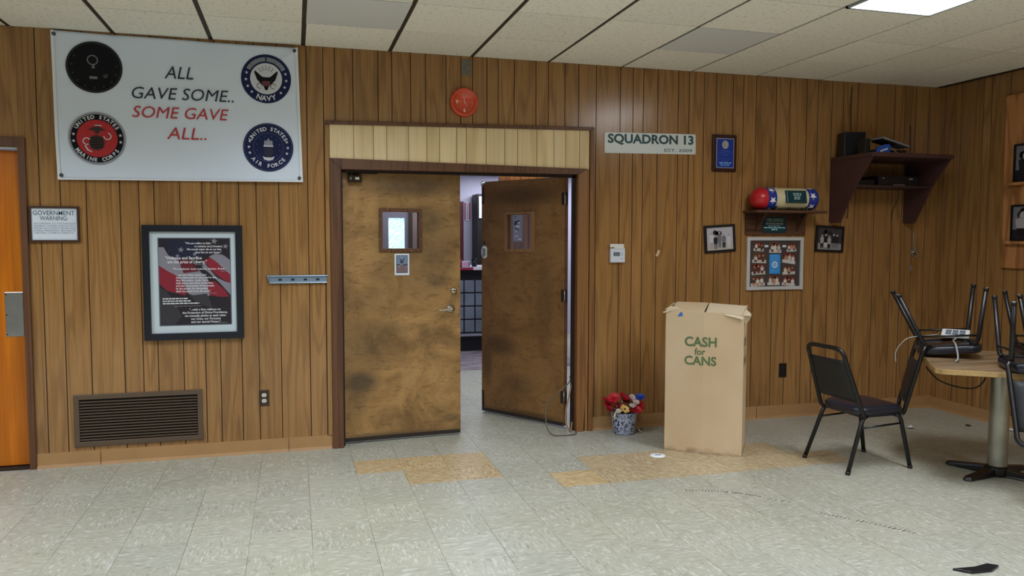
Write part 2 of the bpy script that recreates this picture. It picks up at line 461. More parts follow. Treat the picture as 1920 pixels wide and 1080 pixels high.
GR = [-5.0, -4.86, -4.7, -4.58, -4.42, -4.3, -4.1, -3.97, -3.8, -3.66, -3.55, -3.4, -3.25, -3.1, -2.93, -2.8, -2.68, -2.55,
      -2.293, -2.173, -2.019, -1.816, -1.699, -1.605, -1.441, -1.299, -1.201, -1.059, -.944, -.791, -.591, -.475,
      -.395, -.267, -.088, .012, .149, .26, .412, .525, .615, .726, .814, .94, 1.114, 1.213, 1.349, 1.463, 1.610,
      1.813, 1.924, 2.013, 2.140, 2.321, 2.418, 2.554, 2.667, 2.822, 2.92, 3.039, 3.231, 3.363, 3.528, 3.64, 3.782, 3.898, 4.042,
      4.245, 4.434, 4.54, 4.66, 4.80]
D3L, D3R, D3T = -3.36, -2.405, 2.125
DL, DR, DT = -.437, 1.540, 2.10
BARW = mat('bar_wall_paint', rgb(206, 206, 222), .7)
b = MB()
for x0, x1, z0, z1 in ((XL, D3L, 0, H), (D3L, D3R, D3T, H), (D3R, DL, 0, H), (DL, DR, DT, H), (DR, XC, 0, H)):
    panel_strip(b, x0, x1, z0, z1, GR)
    b.tone = .5
    # back of the wall and its reveals
    b.add([(x0,.004,z0),(x1,.004,z0),(x1,.12,z0),(x0,.12,z0),(x0,.004,z1),(x1,.004,z1),(x1,.12,z1),(x0,.12,z1)],
          [(0,3,2,1),(4,5,6,7),(2,3,7,6)], BARW)
    b.add([(x1,0,z0),(x1,.12,z0),(x1,.12,z1),(x1,0,z1)], [(0,1,2,3)], DARK)
    b.add([(x0,0,z0),(x0,.12,z0),(x0,.12,z1),(x0,0,z1)], [(0,1,2,3)], DARK)
b.box(XL, XC, .0, .12, H, H+.12, DARK)
struct(b.build('wall_back', recalc=False))
b = MB()
GRR = [-.053, -.23, -.453, -.533, -.712, -.835, -.98, -1.12, -1.22, -1.4, -1.52, -1.7, -1.82, -1.95, -2.1, -2.2, -2.4, -2.55, -2.7, -2.85, -2.98,
       -3.1, -3.3, -3.45, -3.55, -3.75, -3.9, -4.02, -4.2, -4.35, -4.5, -4.6, -4.8, -4.95, -5.1, -5.25, -5.4, -5.55, -5.7]
panel_strip(b, YB, 0.0, 0, H, GRR, P=lambda u, q, z: (XC+q, u, z), seed=5)
b.tone = .5; b.box(XC+.004, XC+.12, YB, .12, 0, H+.1, DARK)
struct(b.build('wall_right', recalc=False))
FARW = wood('low_bounce_panelling', rgb(40, 26, 14), rgb(70, 46, 26), rgb(78, 52, 30), rough=.4)  # panelling tone darkened on the unseen walls to cut their bounce
b = MB(); panel_strip(b, YB, 0.0, 0, H, [-.2*q for q in range(1, 47)], M=FARW, P=lambda u, q, z: (XL-q, u, z), seed=9)
b.tone = .5; b.box(XL-.12, XL-.004, YB, .12, 0, H+.1, DARK); struct(b.build('wall_left', recalc=False))
b = MB(); panel_strip(b, XL, XC, 0, H, GR, M=FARW, P=lambda u, q, z: (u, YB-q, z), seed=13)
b.tone = .5; b.box(XL-.12, XC+.12, YB-.12, YB-.004, 0, H+.1, DARK); struct(b.build('wall_front', recalc=False))

# baseboards
def cove(b, a, c, h, P):
    b.add([P(a, 0, h), P(a, -.004, h), P(a, -.006, .02), P(a, -.014, 0), P(c, 0, h), P(c, -.004, h), P(c, -.006, .02), P(c, -.014, 0)],
          [(0, 1, 5, 4), (1, 2, 6, 5), (2, 3, 7, 6), (0, 1, 2, 3), (4, 5, 6, 7)], VINYL)
b = MB(); pb = lambda u, q, z: (u, q, z)
for a, e in ((-2.392, -1.981), (-1.979, -.7505), (-.7485, -.445)): cove(b, a, e, .10, pb)
struct(b.build('baseboard_left'))
b = MB()
for a, e in ((1.590, 3.10), (3.102, XC)): cove(b, a, e, .108, pb)
struct(b.build('baseboard_back'))
b = MB(); cove(b, YB, 0, .10, lambda u, q, z: (XC+q, u, z)); struct(b.build('baseboard_right'))

# casing of the double door
b = MB()
b.prism([(-.437, 0), (-.360, 0), (-.357, 2.036), (-.437, 2.114)], -.022, .128, CASE)
struct(b.build('trim_1', bevel=.003))
b = MB(); b.prism([(-.437, 2.114), (-.357, 2.036), (1.455, 2.042), (1.536, 2.086)], -.022, .128, CASE)
struct(b.build('trim_2', bevel=.003))
b = MB(); b.prism([(1.455, 0), (1.515, 0), (1.530, .3), (1.536, 2.086), (1.455, 2.042)], -.022, .128, CASE_R)
struct(b.build('trim_3', bevel=.003))
b = MB(); b.box(1.434, 1.456, .035, .075, 0, 2.04, DARK); b.box(-.361, -.346, .035, .070, 0, 2.036, DARK); b.box(-.36, 1.456, .035, .072, 2.020, 2.060, DARK); struct(b.build('trim_10'))  # stops added as dark strips for the shade beside and above the leaves
b = MB()   # filler strip and outer moulding at the right
b.box(1.530, 1.552, -.010, .02, 0, 2.083, PANEL); b.box(1.556, 1.590, -.024, .02, 0, 2.40, CASE_R)
struct(b.build('trim_4', bevel=.003))
b = MB()   # moulding over the pale panel
b.prism([(-.464, 2.352), (1.590, 2.386), (1.590, 2.412), (-.464, 2.378)], -.022, .01, CASE)
b.box(-.470, -.440, -.012, .01, .10, 2.352, PANEL)
struct(b.build('trim_5', bevel=.003))
b = MB()
tg = [-.266, -.125, -.029, .131, .266, .362, .492, .565, .718, .864, .966, 1.120, 1.258, 1.355, 1.47]
e = [-.437]+tg+[1.553]
lo = lambda x: 2.114+(x+.437)*(2.084-2.114)/1.97; hi = lambda x: 2.353+(x+.437)*(2.387-2.353)/1.99
for q, (a, c_) in enumerate(zip(e[:-1], e[1:])):
    b.tone = random.Random(q+40).random(); x0 = a+.0022; x1 = c_-.0022
    b.add([(x0, -.006, lo(x0)), (x1, -.006, lo(x1)), (x1, -.006, hi(x1)), (x0, -.006, hi(x0))], [(0, 1, 2, 3)], TRANSOM)
b.flat([(-.437, lo(-.437)), (1.553, lo(1.553)), (1.553, hi(1.553)), (-.437, hi(-.437))], -.0035, TGROOVE)
struct(b.build('trim_6', recalc=False))
# casing of the orange door
b = MB(); b.prism([(-2.405, 0), (-2.392, 0), (-2.366, 0), (-2.366, 2.19), (-2.405, 2.13)], -.02, .12, CASE)
b.prism([(D3L-.05, 2.19), (-2.366, 2.19), (-2.405, 2.13), (D3L, 2.13)], -.02, .12, CASE)
b.box(D3L-.05, D3L, -.02, .12, 0, 2.19, CASE); struct(b.build('trim_7', bevel=.003))
b = MB(); b.box(D3L, -2.408, .012, .03, 2.112, 2.128, WHITE); struct(b.build('trim_8'))
b = MB(); b.box(D3L, D3R, -.01, .12, 0, .012, DARK); struct(b.build('trim_9', bevel=.003))

# ------------------------------------------------------------------ doors
d3 = MB(); d3.box(D3L+.004, -2.414, .055, .10, .018, 2.108, ORANGE)
d3 = struct(d3.build('door_3', bevel=.003))
b = MB(); b.box(-2.535, -2.428, .051, .056, .885, 1.180, STEEL)
for zz in (.90, 1.03, 1.165):
    for xx in (-2.527,): b.lathe([(0, -.002), (.005, -.002), (.005, .001)], DARK, (xx, .051, zz), 'y', 8)
tag(b.build('push_plate', d3, bevel=.002), 'brushed steel push plate')

def door_leaf(name, M, win, flip=False):
    x0, x1, z0, z1 = win; Wd = .905
    b = MB()
    for q in ((0, x0, .018, 2.034), (x1, Wd, .018, 2.034), (x0, x1, .018, z0), (x0, x1, z1, 2.034)):
        b.box(q[0], q[1], 0, .045, q[2], q[3], M)
    b.box(0.004, Wd-.004, -.0012, .0462, .014, .044, mat('door_sweep', rgb(44, 34, 28), .6))
    return struct(b.build(name))
def frame_mb(x0, x1, z0, z1, wd, y0, y1, M):
    b = MB()
    b.prism([(x0, z0), (x1, z0), (x1-wd, z0+wd), (x0+wd, z0+wd)], y0, y1, M)
    b.prism([(x1, z0), (x1, z1), (x1-wd, z1-wd), (x1-wd, z0+wd)], y0, y1, M)
    b.prism([(x1, z1), (x0, z1), (x0+wd, z1-wd), (x1-wd, z1-wd)], y0, y1, M)
    b.prism([(x0, z1), (x0, z0), (x0+wd, z0+wd), (x0+wd, z1-wd)], y0, y1, M)
    return b
def glass_mat():
    k = NT('window_glass'); b = k.b; b.inputs['Base Color'].default_value = (1, 1, 1, 1); b.inputs['Roughness'].default_value = .02
    g = k.n('ShaderNodeBsdfGlossy'); g.inputs['Roughness'].default_value = .03
    t = k.n('ShaderNodeBsdfTransparent'); t.inputs[0].default_value = (.93, .95, .97, 1)
    fz = k.n('ShaderNodeFresnel'); fz.inputs[0].default_value = 1.5
    m_ = k.n('ShaderNodeMixShader'); k.t.links.new(fz.outputs[0], m_.inputs[0]); k.t.links.new(t.outputs[0], m_.inputs[1]); k.t.links.new(g.outputs[0], m_.inputs[2])
    k.t.links.new(m_.outputs[0], k.t.nodes['Material Output'].inputs[0])
    return k.M
GLASS = glass_mat()
# left leaf: hinged at x=-.355, slightly ajar into the bar room. Local x runs along the leaf, -y faces us.
dl = door_leaf('door_1', DOOR_L, (.300, .578, 1.462, 1.740))
b = frame_mb(.274, .602, 1.438, 1.763, .026, -.012, .05, CASE)
for px, pz in ((.34, 1.755), (.50, 1.755), (.28, 1.68), (.28, 1.53), (.597, 1.68), (.597, 1.53), (.35, 1.446), (.52, 1.446)):
    b.lathe([(0, -.015), (.005, -.014), (.005, -.010)], BRASSY, (px, 0, pz), 'y', 8)
wf = b.build('window_frame', dl, bevel=.002)
b = MB(); b.box(.300, .578, .020, .025, 1.464, 1.738, GLASS); b.build('pane', wf)
# decorated sticker under the window
b = MB(); ST_B = mat('sticker_blue', rgb(120, 140, 168), .5); ST_D = mat('sticker_ink', rgb(52, 58, 74), .5); ST_R = mat('sticker_plum', rgb(128, 104, 108), .5)
b.box(.390, .502, -.004, .001, 1.262, 1.424, PAPER)
b.rect(.402, .490, 1.278, 1.412, -.0046, ST_D); b.rect(.406, .486, 1.345, 1.408, -.0052, ST_B); b.rect(.406, .486, 1.282, 1.338, -.0052, ST_R)
b.flat([(.425, 1.40), (.446, 1.37), (.468, 1.40), (.452, 1.352), (.44, 1.352)], -.0058, ST_D)
for q in range(12):
    rr = random.Random(q+70); x = .41+rr.random()*.07; z = 1.285+rr.random()*.115
    b.rect(x, x+rr.uniform(.004, .016), z, z+rr.uniform(.003, .008), -.0062, [PAPER, ST_D, ST_B][q % 3])
tag(b.build('sticker', dl, bevel=.0), 'small white bordered sticker with dark and blue print')
b = MB(); b.lathe([(0, -.022), (.012, -.022), (.022, -.016), (.026, 0)], CHROME, (.850, 0, 1.137), 'y', 20)
b.box(.846, .854, -.024, -.02, 1.128, 1.146, DARK); tag(b.build('deadbolt', dl), 'round chrome deadbolt cylinder')
b = MB(); b.lathe([(.0, -.03), (.014, -.03), (.02, -.012), (.032, -.008), (.034, 0)], CHROME, (.828, 0, .997), 'y', 20)
b.tube([(.828, -.03, .997), (.826, -.05, .998), (.80, -.056, .998), (.76, -.054, .992), (.722, -.05, .990)], [.012, .012, .010, .008, .006], CHROME, 10, curve=4)
tag(b.build('door_handle', dl), 'chrome lever handle')
b = MB(); CL = mat('closer_bronze', rgb(44, 34, 26), .4, metal=.6)
b.box(.045, .145, -.05, 0, 1.952, 1.998, CL); b.lathe([(0, -.002), (.02, -.002), (.02, .02)], CL, (.07, -.028, 1.998), 'z', 12)
b.box(.095, .125, -.052, -.048, 1.968, 1.986, mat('closer_label', rgb(210, 200, 160), .4)); b.box(.058, .07, -.052, -.048, 1.968, 1.984, BRASSY)
cl = b.build('door_closer', dl, bevel=.006)
b = MB(); b.tube([(.07, -.028, 2.014), (.16, -.06, 2.018), (.26, -.02, 2.02)], .007, CL, 6); b.build('closer_arm', cl)
dl.location = (-.353, .085, 0); dl.rotation_euler = (0, 0, R(4.2))
# right leaf: hinged at the right jamb, standing open into the bar room; +y of the leaf faces us
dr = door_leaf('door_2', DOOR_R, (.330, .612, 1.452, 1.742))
LITE = wood('worn_stop', rgb(96, 62, 32), rgb(150, 108, 64), rgb(164, 122, 76), across=20, rings=12)
b = frame_mb(.306, .636, 1.427, 1.766, .024, -.012, .052, LITE); wf = b.build('window_frame', dr, bevel=.002)
b = MB(); b.box(.330, .612, .020, .025, 1.452, 1.742, GLASS); b.build('pane', wf)
b = MB(); b.lathe([(0, .054), (.024, .054), (.03, .045)], PAPER, (.872, 0, 1.447), 'y', 18); b.lathe([(0, .054), (.024, .054), (.03, .045)], PAPER, (.872, 0, 1.395), 'y', 18)
b.box(.842, .902, .044, .054, 1.395, 1.447, PAPER); b.box(.858, .886, .053, .056, 1.385, 1.455, mat('lock_face', rgb(150, 150, 140), .4))
tag(b.build('lock_plate', dr), 'white rounded lock plate')
b = MB(); b.lathe([(0, .055), (.010, .055), (.014, .045)], BLACK, (.876, 0, 1.502), 'y', 12); b.build('lock_cylinder', dr)
b = MB(); b.box(.880, .901, .044, .050, 1.84, 1.99, DARK); b.box(.876, .902, .03, .058, 2.0, 2.036, CHROME); b.tube([(.889, .055, 2.02), (.83, .07, 2.02)], .010, CHROME, 8)
tag(b.build('flush_bolt', dr), 'chrome bolt at the top corner')
b = MB(); b.box(.880, .899, .044, .050, .05, .20, DARK); b.build('flush_bolt', dr)
for hz in (.25, 1.08, 1.86):
    b = MB(); b.tube([(-.008, .05, hz-.05), (-.008, .05, hz+.05)], .008, BRASSY, 8); b.box(-.006, .03, .0452, .048, hz-.05, hz+.05, DARK); b.box(-.03, -.006, .044, .05, hz-.05, hz+.05, DARK)
    b.build('hinge', dr)
dr.location = (1.437, .155, 0); dr.rotation_euler = (0, 0, math.atan2(.77, -.515))

# ------------------------------------------------------------------ bar room seen through the gap and the panes
b = MB(); b.box(-2.6, 5.2, YF, YF+.12, 0, 2.7, BARW); struct(b.build('wall_far'))
b = MB(); b.box(3.6, 3.72, .12, YF, 0, 2.7, BARW); struct(b.build('wall_far_right'))
b = MB(); b.box(-2.72, -2.6, .12, YF+.12, 0, 2.7, BARW); struct(b.build('wall_far_left'))
VEST = mat('vestibule_wall', rgb(112, 104, 112), .7)
b = MB(); b.box(-1.4, .285, 2.62, 2.70, 0, 2.62, VEST); b.box(.46, .50, 2.62, 2.70, 0, 2.62, VEST); b.box(.285, .46, 2.62, 2.70, 0, .9, VEST); b.box(.285, .46, 2.62, 2.70, 1.76, 2.62, VEST)
b.box(.50, .54, 2.60, 2.72, 0, 2.62, DARK); b.box(.54, .86, 2.63, 2.69, 0, 2.62, mat('vestibule_panel', rgb(120, 100, 92), .6))
struct(b.build('wall_vestibule'))
k = NT('glass_block'); o_ = k.obj(); vn = k.n('ShaderNodeTexVoronoi'); vn.inputs['Scale'].default_value = 60; k.put(vn.inputs['Vector'], o_)
cc = k.mix(k.rng(vn.outputs['Distance'], .2, .6), rgb(120, 214, 226), rgb(224, 250, 252)); k.out(cc, .2)
k.put(k.b.inputs['Emission Color'], cc); k.b.inputs['Emission Strength'].default_value = 1.0
b = MB(); b.box(.285, .46, 2.64, 2.68, .9, 1.76, MATS['glass_block']); struct(b.build('window_1'))
b = MB(); b.prism([(.50, .001), (.68, .001), (.655, 1.75), (.635, 1.75)], 2.57, 2.59, mat('pale_strip', rgb(206, 186, 160), .6)); tag(b.build('leaning_board', origin=(.6, 2.58, 0)), 'pale board leaning behind the left door pane', 'board')
PARTW = wood('partition_panelling', rgb(84, 48, 18), rgb(150, 92, 40), rgb(164, 106, 50), plank=.1)
b = MB(); panel_strip(b, 2.12, 2.80, 0, 2.62, [2.2, 2.33, 2.42, 2.55, 2.66], M=PARTW, P=lambda u, q, z: (u, 4.9+q, z)); b.tone = .5; b.box(2.12, 2.80, 4.904, 4.98, 0, 2.62, DARK)
struct(b.build('wall_partition', recalc=False))
b = MB(); b.box(2.31, 2.45, 4.885, 4.905, 1.50, 1.90, mat('poster_base', rgb(150, 144, 148), .6))
GP = mat('poster_grey', rgb(150, 150, 160), .6); GD = mat('poster_dark', rgb(90, 88, 96), .6)
for q in range(14):
    rr = random.Random(q+5); x = 2.315+rr.random()*.07; z = 1.52+rr.random()*.32; b.rect(x, x+rr.uniform(.02, .06), z, z+rr.uniform(.01, .05), 4.8845, [PAPER, GD][q % 2])
tag(b.build('poster', origin=(2.38, 4.89, 1.65)), 'pale poster seen through the open right door pane', 'poster')
# bar counter
BT = mat('bar_top_white', rgb(226, 222, 230), .3); BRD = mat('bar_top_red', rgb(150, 22, 52), .4); GB = mat('glass_brick', rgb(118, 126, 138), .25, noise=.25, nscale=3)
bar = thing('bar_counter', (1.8, 4.7, 0), 'dark bar counter with a grey glass brick front beyond the doors', 'bar counter')
b = MB(); b.box(.6, 2.0, 4.58, 5.2, .0, 1.12, BLACK); b.build('body', bar)
b = MB(); b.box(.6, 2.0, 4.48, 4.60, .215, .245, mat('bar_ledge', rgb(150, 150, 160), .4)); tag(b.build('ledge', bar, bevel=.004), 'pale foot ledge')
b = MB()
for q in range(9):
    for z in range(4):
        b.box(.62+q*.152, .62+q*.152+.138, 4.545, 4.585, .262+z*.182, .262+z*.182+.168, GB)
tag(b.build('brick_front', bar, bevel=.012), 'grey glass bricks between black joints')
b = MB(); b.box(.58, 1.62, 4.40, 5.25, 1.118, 1.150, BRD); tag(b.build('counter_edge', bar, bevel=.004), 'red edged top')
b = MB(); b.box(1.62, 2.02, 4.40, 5.25, 1.118, 1.158, BT); tag(b.build('counter_top', bar, bevel=.004), 'white top')
b = MB(); b.box(1.50, 1.61, 4.55, 4.66, 1.15, 1.235, mat('carton_white', rgb(214, 208, 222), .5)); b.box(1.515, 1.575, 4.548, 4.552, 1.165, 1.22, mat('carton_pink', rgb(226, 170, 200), .5)); b.box(1.583, 1.605, 4.548, 4.552, 1.165, 1.225, mat('carton_blue', rgb(130, 130, 170), .5))
tag(b.build('carton', origin=(1.555, 4.6, 1.15), bevel=.003), 'small white and lilac carton on the bar', 'carton')
b = MB(); b.lathe([(0, 1.15), (.034, 1.15), (.038, 1.27), (.034, 1.27), (.03, 1.16), (0, 1.16)], BLACKP, (1.68, 4.6, 0), 'z', 16); tag(b.build('tumbler', origin=(1.68, 4.6, 1.15)), 'black tumbler standing on the bar', 'cup')
b = MB(); b.lathe([(0, 1.15), (.028, 1.15), (.03, 1.22), (.02, 1.25), (.012, 1.29), (.012, 1.31), (0, 1.31)], mat('bottle_red', rgb(214, 40, 80), .3), (1.468, 4.6, 0), 'z', 16)
tag(b.build('red_bottle', origin=(1.468, 4.6, 1.15)), 'red bottle on the bar beside the left door edge', 'bottle')
# things against the far wall
b = MB(); b.box(1.845, 1.925, YF-.06, YF, 0, 2.13, mat('oxblood', rgb(92, 30, 40), .5)); tag(b.build('red_post', origin=(1.885, YF-.03, 0)), 'dark red post against the white wall beyond the bar', 'post')
b = MB(); SR = mat('sign_red', rgb(176, 60, 100), .5); b.box(1.945, 2.055, YF-.012, YF, 1.83, 2.13, PAPER); b.rect(1.950, 1.972, 1.84, 2.12, YF-.0126, SR); b.rect(2.028, 2.05, 1.84, 2.12, YF-.0126, SR)
for z in range(7): b.rect(1.985, 2.015, 1.86+z*.036, 1.878+z*.036, YF-.0126, GP)
tag(b.build('wall_sign', origin=(2.0, YF-.006, 1.98)), 'white wall sign with red side bands beyond the bar', 'sign')
cab = thing('drinks_cooler', (2.36, 6.3, 0), 'tall black drinks cooler with a white header beyond the bar', 'cooler')
b = MB(); b.box(2.07, 2.75, 6.12, 6.46, 0, 2.24, BLACK); b.build('body', cab, bevel=.01)
b = MB(); b.box(2.10, 2.73, 6.10, 6.125, 1.86, 2.20, mat('header_white', rgb(222, 222, 236), .5)); tag(b.build('header_panel', cab), 'white header panel')
b = MB(); b.box(2.215, 2.225, 6.09, 6.122, 1.05, 1.82, GP); b.box(2.2, 2.32, 6.09, 6.122, 1.57, 1.585, GP); b.build('door_frame', cab)
k = NT('rug_pile'); n_ = k.noise(k.map(k.obj(), (3, 9, 1)), 1, 4, .6, dist=1.5); k.out(k.mix(k.rng(n_, .4, .6), rgb(168, 158, 164), rgb(120, 104, 108)), .8)
b = MB(); b.box(.3, 2.7, 3.06, 4.54, .0005, .008, MATS['rug_pile']); tag(b.build('floor_mat', origin=(1.5, 3.8, 0)), 'mottled grey mat on the floor in front of the bar', 'mat')
# ------------------------------------------------------------------ banner
def yb(x, z):
    d = -.022 - .006*math.sin(3.1*x+1.3*z) - .006*math.sin(7.3*(x+.6*z)) - .005*math.sin(9*z-3*x) - .004*math.exp(-((z-2.56-.02*x)**2)/.0006)
    d -= .010*math.exp(-((x+.72-(z-2.80)*1.3)**2)/.0012)*max(0, min(1, (z-2.62)/.2))      # fold at the top right corner
    d -= .006*math.exp(-((x+2.12+.05*z)**2)/.0009)                                          # slack down the left hem
    return min(d, -.004)
def bwarp(p): return Vector((p.x, p.y*2.4+yb(p.x, p.z), p.z))
ban = thing('banner', (-1.41, 0, 1.93), 'large white cloth banner with red and black wording and four round seals', 'banner')
BC = mat('banner_cloth', rgb(230, 240, 255), .75); HEM = mat('banner_hem', rgb(240, 242, 246), .75)
c4 = [(-2.179, 1.921), (-.624, 1.937), (-.647, 2.868), (-2.190, 2.884)]
def bl(u, v):
    a = Vector(c4[0]).lerp(Vector(c4[1]), u); b_ = Vector(c4[3]).lerp(Vector(c4[2]), u); return a.lerp(b_, v)
b = MB(); b.warp = bwarp; NX, NZ = 90, 54
vs = [];
for i in range(NZ+1):
    for j in range(NX+1): q = bl(j/NX, i/NZ); vs.append((q.x, 0, q.y))
fs = [(i*(NX+1)+j, i*(NX+1)+j+1, (i+1)*(NX+1)+j+1, (i+1)*(NX+1)+j) for i in range(NZ) for j in range(NX)]
b.add(vs, fs, BC, True)
cl = b.build('cloth', ban, recalc=False)
md = cl.modifiers.new('thickness', 'SOLIDIFY'); md.thickness = .0012; md.offset = -1
def hem(u0, u1, v0, v1):
    b = MB(); b.warp = bwarp; n = 40; vs = []
    for i in range(n+1):
        t = i/n
        for s_ in (0, 1):
            u = u0+(u1-u0)*(t if u1-u0 > v1-v0 else s_); v = v0+(v1-v0)*(s_ if u1-u0 > v1-v0 else t)
            q = bl(u, v); vs.append((q.x, -.0025, q.y))
    b.add(vs, [(2*i, 2*i+1, 2*i+3, 2*i+2) for i in range(n)], HEM)
    return b.build('hem', ban)
hem(0, 1, 0, .012); hem(0, .012, 0, 1); hem(.988, 1, 0, 1)
for u, v in ((.012, .975), (.985, .975), (.014, .03), (.985, .03)):
    q = bl(u, v); b = MB(); b.warp = bwarp; b.lathe([(.004, -.004), (.009, -.005), (.012, -.003), (.012, 0)], mat('grommet_metal', rgb(80, 84, 88), .4, metal=.8), (q.x, 0, q.y), 'y', 14); b.build('grommet', ban)
INK = mat('banner_ink', rgb(44, 50, 66), .7); RED = mat('banner_red', rgb(196, 58, 66), .7)
b = MB(); b.warp = bwarp
b.text('ALL', -1.515, 2.612, .084, -.003, INK, wide=.18, shear=.22)
b.build('lettering', ban); b = MB(); b.warp = bwarp
b.text('GAVE SOME..', -1.728, 2.472, .078, -.003, INK, wide=.65, shear=.22)
b.build('lettering', ban)
b = MB(); b.warp = bwarp
b.text('SOME GAVE', -1.722, 2.347, .076, -.003, RED, wide=.595, shear=.22)
tag(b.build('lettering', ban), 'red lettering'); b = MB(); b.warp = bwarp
b.text('ALL..', -1.510, 2.210, .080, -.003, RED, wide=.25, shear=.22)
tag(b.build('lettering', ban), 'red lettering')
SN = mat('seal_navy', rgb(28, 36, 78), .6, spec=.2); SB = mat('seal_black', rgb(14, 16, 22), .6, spec=.2); SW = mat('seal_white', rgb(216, 218, 226), .6)
SRD = mat('seal_red', rgb(188, 40, 46), .6); SGY = mat('seal_grey', rgb(150, 152, 166), .6); SDB = mat('seal_brown', rgb(58, 40, 34), .6); SG2 = mat('seal_silver', rgb(120, 126, 130), .45)
def seal(cx, cz, r, base):
    b = MB(); b.warp = bwarp
    for q in range(6): b.ring(cx, cz, r*q/6, r*(q+1)/6, -.0022, base, 48)
    return b
# top left: black seal, glare painted on as a few silver bits
b = seal(-1.942, 2.661, .168, SB)
b.ring(-1.942, 2.661, .156, .162, -.003, mat('seal_dim', rgb(44, 48, 54), .4)); b.ring(-1.952, 2.708, .026, .033, -.003, SG2)
b.flat([(-1.958, 2.655), (-1.938, 2.655), (-1.945, 2.682), (-1.953, 2.682)], -.003, SG2); b.flat([(-1.972, 2.585), (-1.925, 2.585), (-1.925, 2.602), (-1.972, 2.602)], -.003, SG2)
b.flat([(-1.895, 2.61), (-1.862, 2.625), (-1.866, 2.598), (-1.884, 2.592)], -.003, mat('seal_green', rgb(52, 68, 64), .5))
for q in range(10): a = R(150+24*q); b.star(-1.942+.135*math.cos(a), 2.661+.135*math.sin(a), .010, -.003, MATS['seal_dim'])
tag(b.build('seal', ban), 'black seal with dim marks and painted glare bits')
# lower left: red seal
cx, cz, r = -1.934, 2.195, .17
b = seal(cx, cz, r, SB)
b.ring(cx, cz, .158, .170, -.003, SGY)
for q in range(5): b.ring(cx, cz, .122*q/5, .122*(q+1)/5, -.003, SRD)
b.arc_text('UNITED STATES', cx, cz, .129, .023, -.0038, SW, 90, 118)
b.arc_text('MARINE CORPS', cx, cz, .128, .023, -.0038, SW, 270, 112, top=False)
for a in (170, 188, 352, 10): b.star(cx+.141*math.cos(R(a)), cz+.141*math.sin(R(a)), .012, -.0038, SW)
b.flat([(cx-.055, cz+.055), (cx-.02, cz+.075), (cx+.01, cz+.08), (cx+.055, cz+.055), (cx+.02, cz+.05), (cx+.008, cz+.03), (cx-.01, cz+.03), (cx-.018, cz+.05)], -.0038, SDB)
b.disc(cx-.002, cz-.028, .046, -.0038, SDB, rz=.05)
for q in range(5): b.rect(cx-.04, cx+.036, cz-.06+q*.015, cz-.055+q*.015, -.0044, SB)
b.ring(cx-.062, cz-.02, .018, .024, -.0044, SW, 20, 30, 300); b.flat([(cx-.075, cz-.05), (cx-.06, cz-.08), (cx-.03, cz-.092), (cx-.035, cz-.084), (cx-.055, cz-.072), (cx-.068, cz-.045)], -.0044, SW)
b.ring(cx+.062, cz+.016, .018, .024, -.0044, SW, 20, 180, 440); b.rect(cx-.012, cx+.03, cz+.083, cz+.088, -.0044, SW)
tag(b.build('seal', ban), 'red seal with an eagle globe and anchor')
# top right: navy ring, eagle on white
cx, cz, r = -.861, 2.645, .166
b = seal(cx, cz, r, SN)
for q in range(5): b.ring(cx, cz, .106*q/5, .106*(q+1)/5, -.003, SW)
b.ring(cx, cz, .118, .146, -.003, SGY, 30, 28, 88); b.ring(cx, cz, .118, .146, -.003, SGY, 30, 92, 152)
b.arc_text('UNITED', cx, cz, .121, .022, -.0038, SG2, 120, 46); b.arc_text('STATES', cx, cz, .121, .022, -.0038, SG2, 60, 46)
b.arc_text('NAVY', cx, cz, .117, .034, -.0038, SW, 270, 42, top=False, bold=.03)
for a in (164, 184, 204, 224, 16, -4, -24, -44): b.star(cx+.134*math.cos(R(a)), cz+.134*math.sin(R(a)), .012, -.0038, SW)
for sg in (-1, 1):
    b.flat([(cx+sg*.008, cz+.005), (cx+sg*.03, cz+.015), (cx+sg*.075, cz+.055), (cx+sg*.078, cz+.04), (cx+sg*.06, cz-.01), (cx+sg*.03, cz-.04), (cx+sg*.012, cz-.04)], -.0038, SB)
    b.ring(cx+sg*.045, cz-.05, .014, .020, -.0038, SG2, 16, 0, 300)
b.rect(cx-.022, cx+.022, cz-.05, cz+.01, -.004, SB); b.rect(cx-.026, cx+.026, cz-.05, cz-.016, -.0044, mat('seal_maroon', rgb(104, 50, 62), .6))
b.flat([(cx-.016, cz+.01), (cx+.016, cz+.01), (cx+.012, cz+.034), (cx-.010, cz+.036)], -.0044, SW); b.flat([(cx-.018, cz-.05), (cx+.018, cz-.05), (cx+.008, cz-.078), (cx-.008, cz-.078)], -.0044, SB)
for a in (50, 70, 90, 110, 130):
    c0 = (cx+.045*math.cos(R(a)), cz+.01+.045*math.sin(R(a))); c1 = (cx+.08*math.cos(R(a)), cz+.01+.08*math.sin(R(a))); nx, nz = -math.sin(R(a))*.0022, math.cos(R(a))*.0022
    b.flat([(c0[0]-nx, c0[1]-nz), (c0[0]+nx, c0[1]+nz), (c1[0]+nx, c1[1]+nz), (c1[0]-nx, c1[1]-nz)], -.0038, SG2)
tag(b.build('seal', ban), 'navy ringed white seal with a dark eagle')
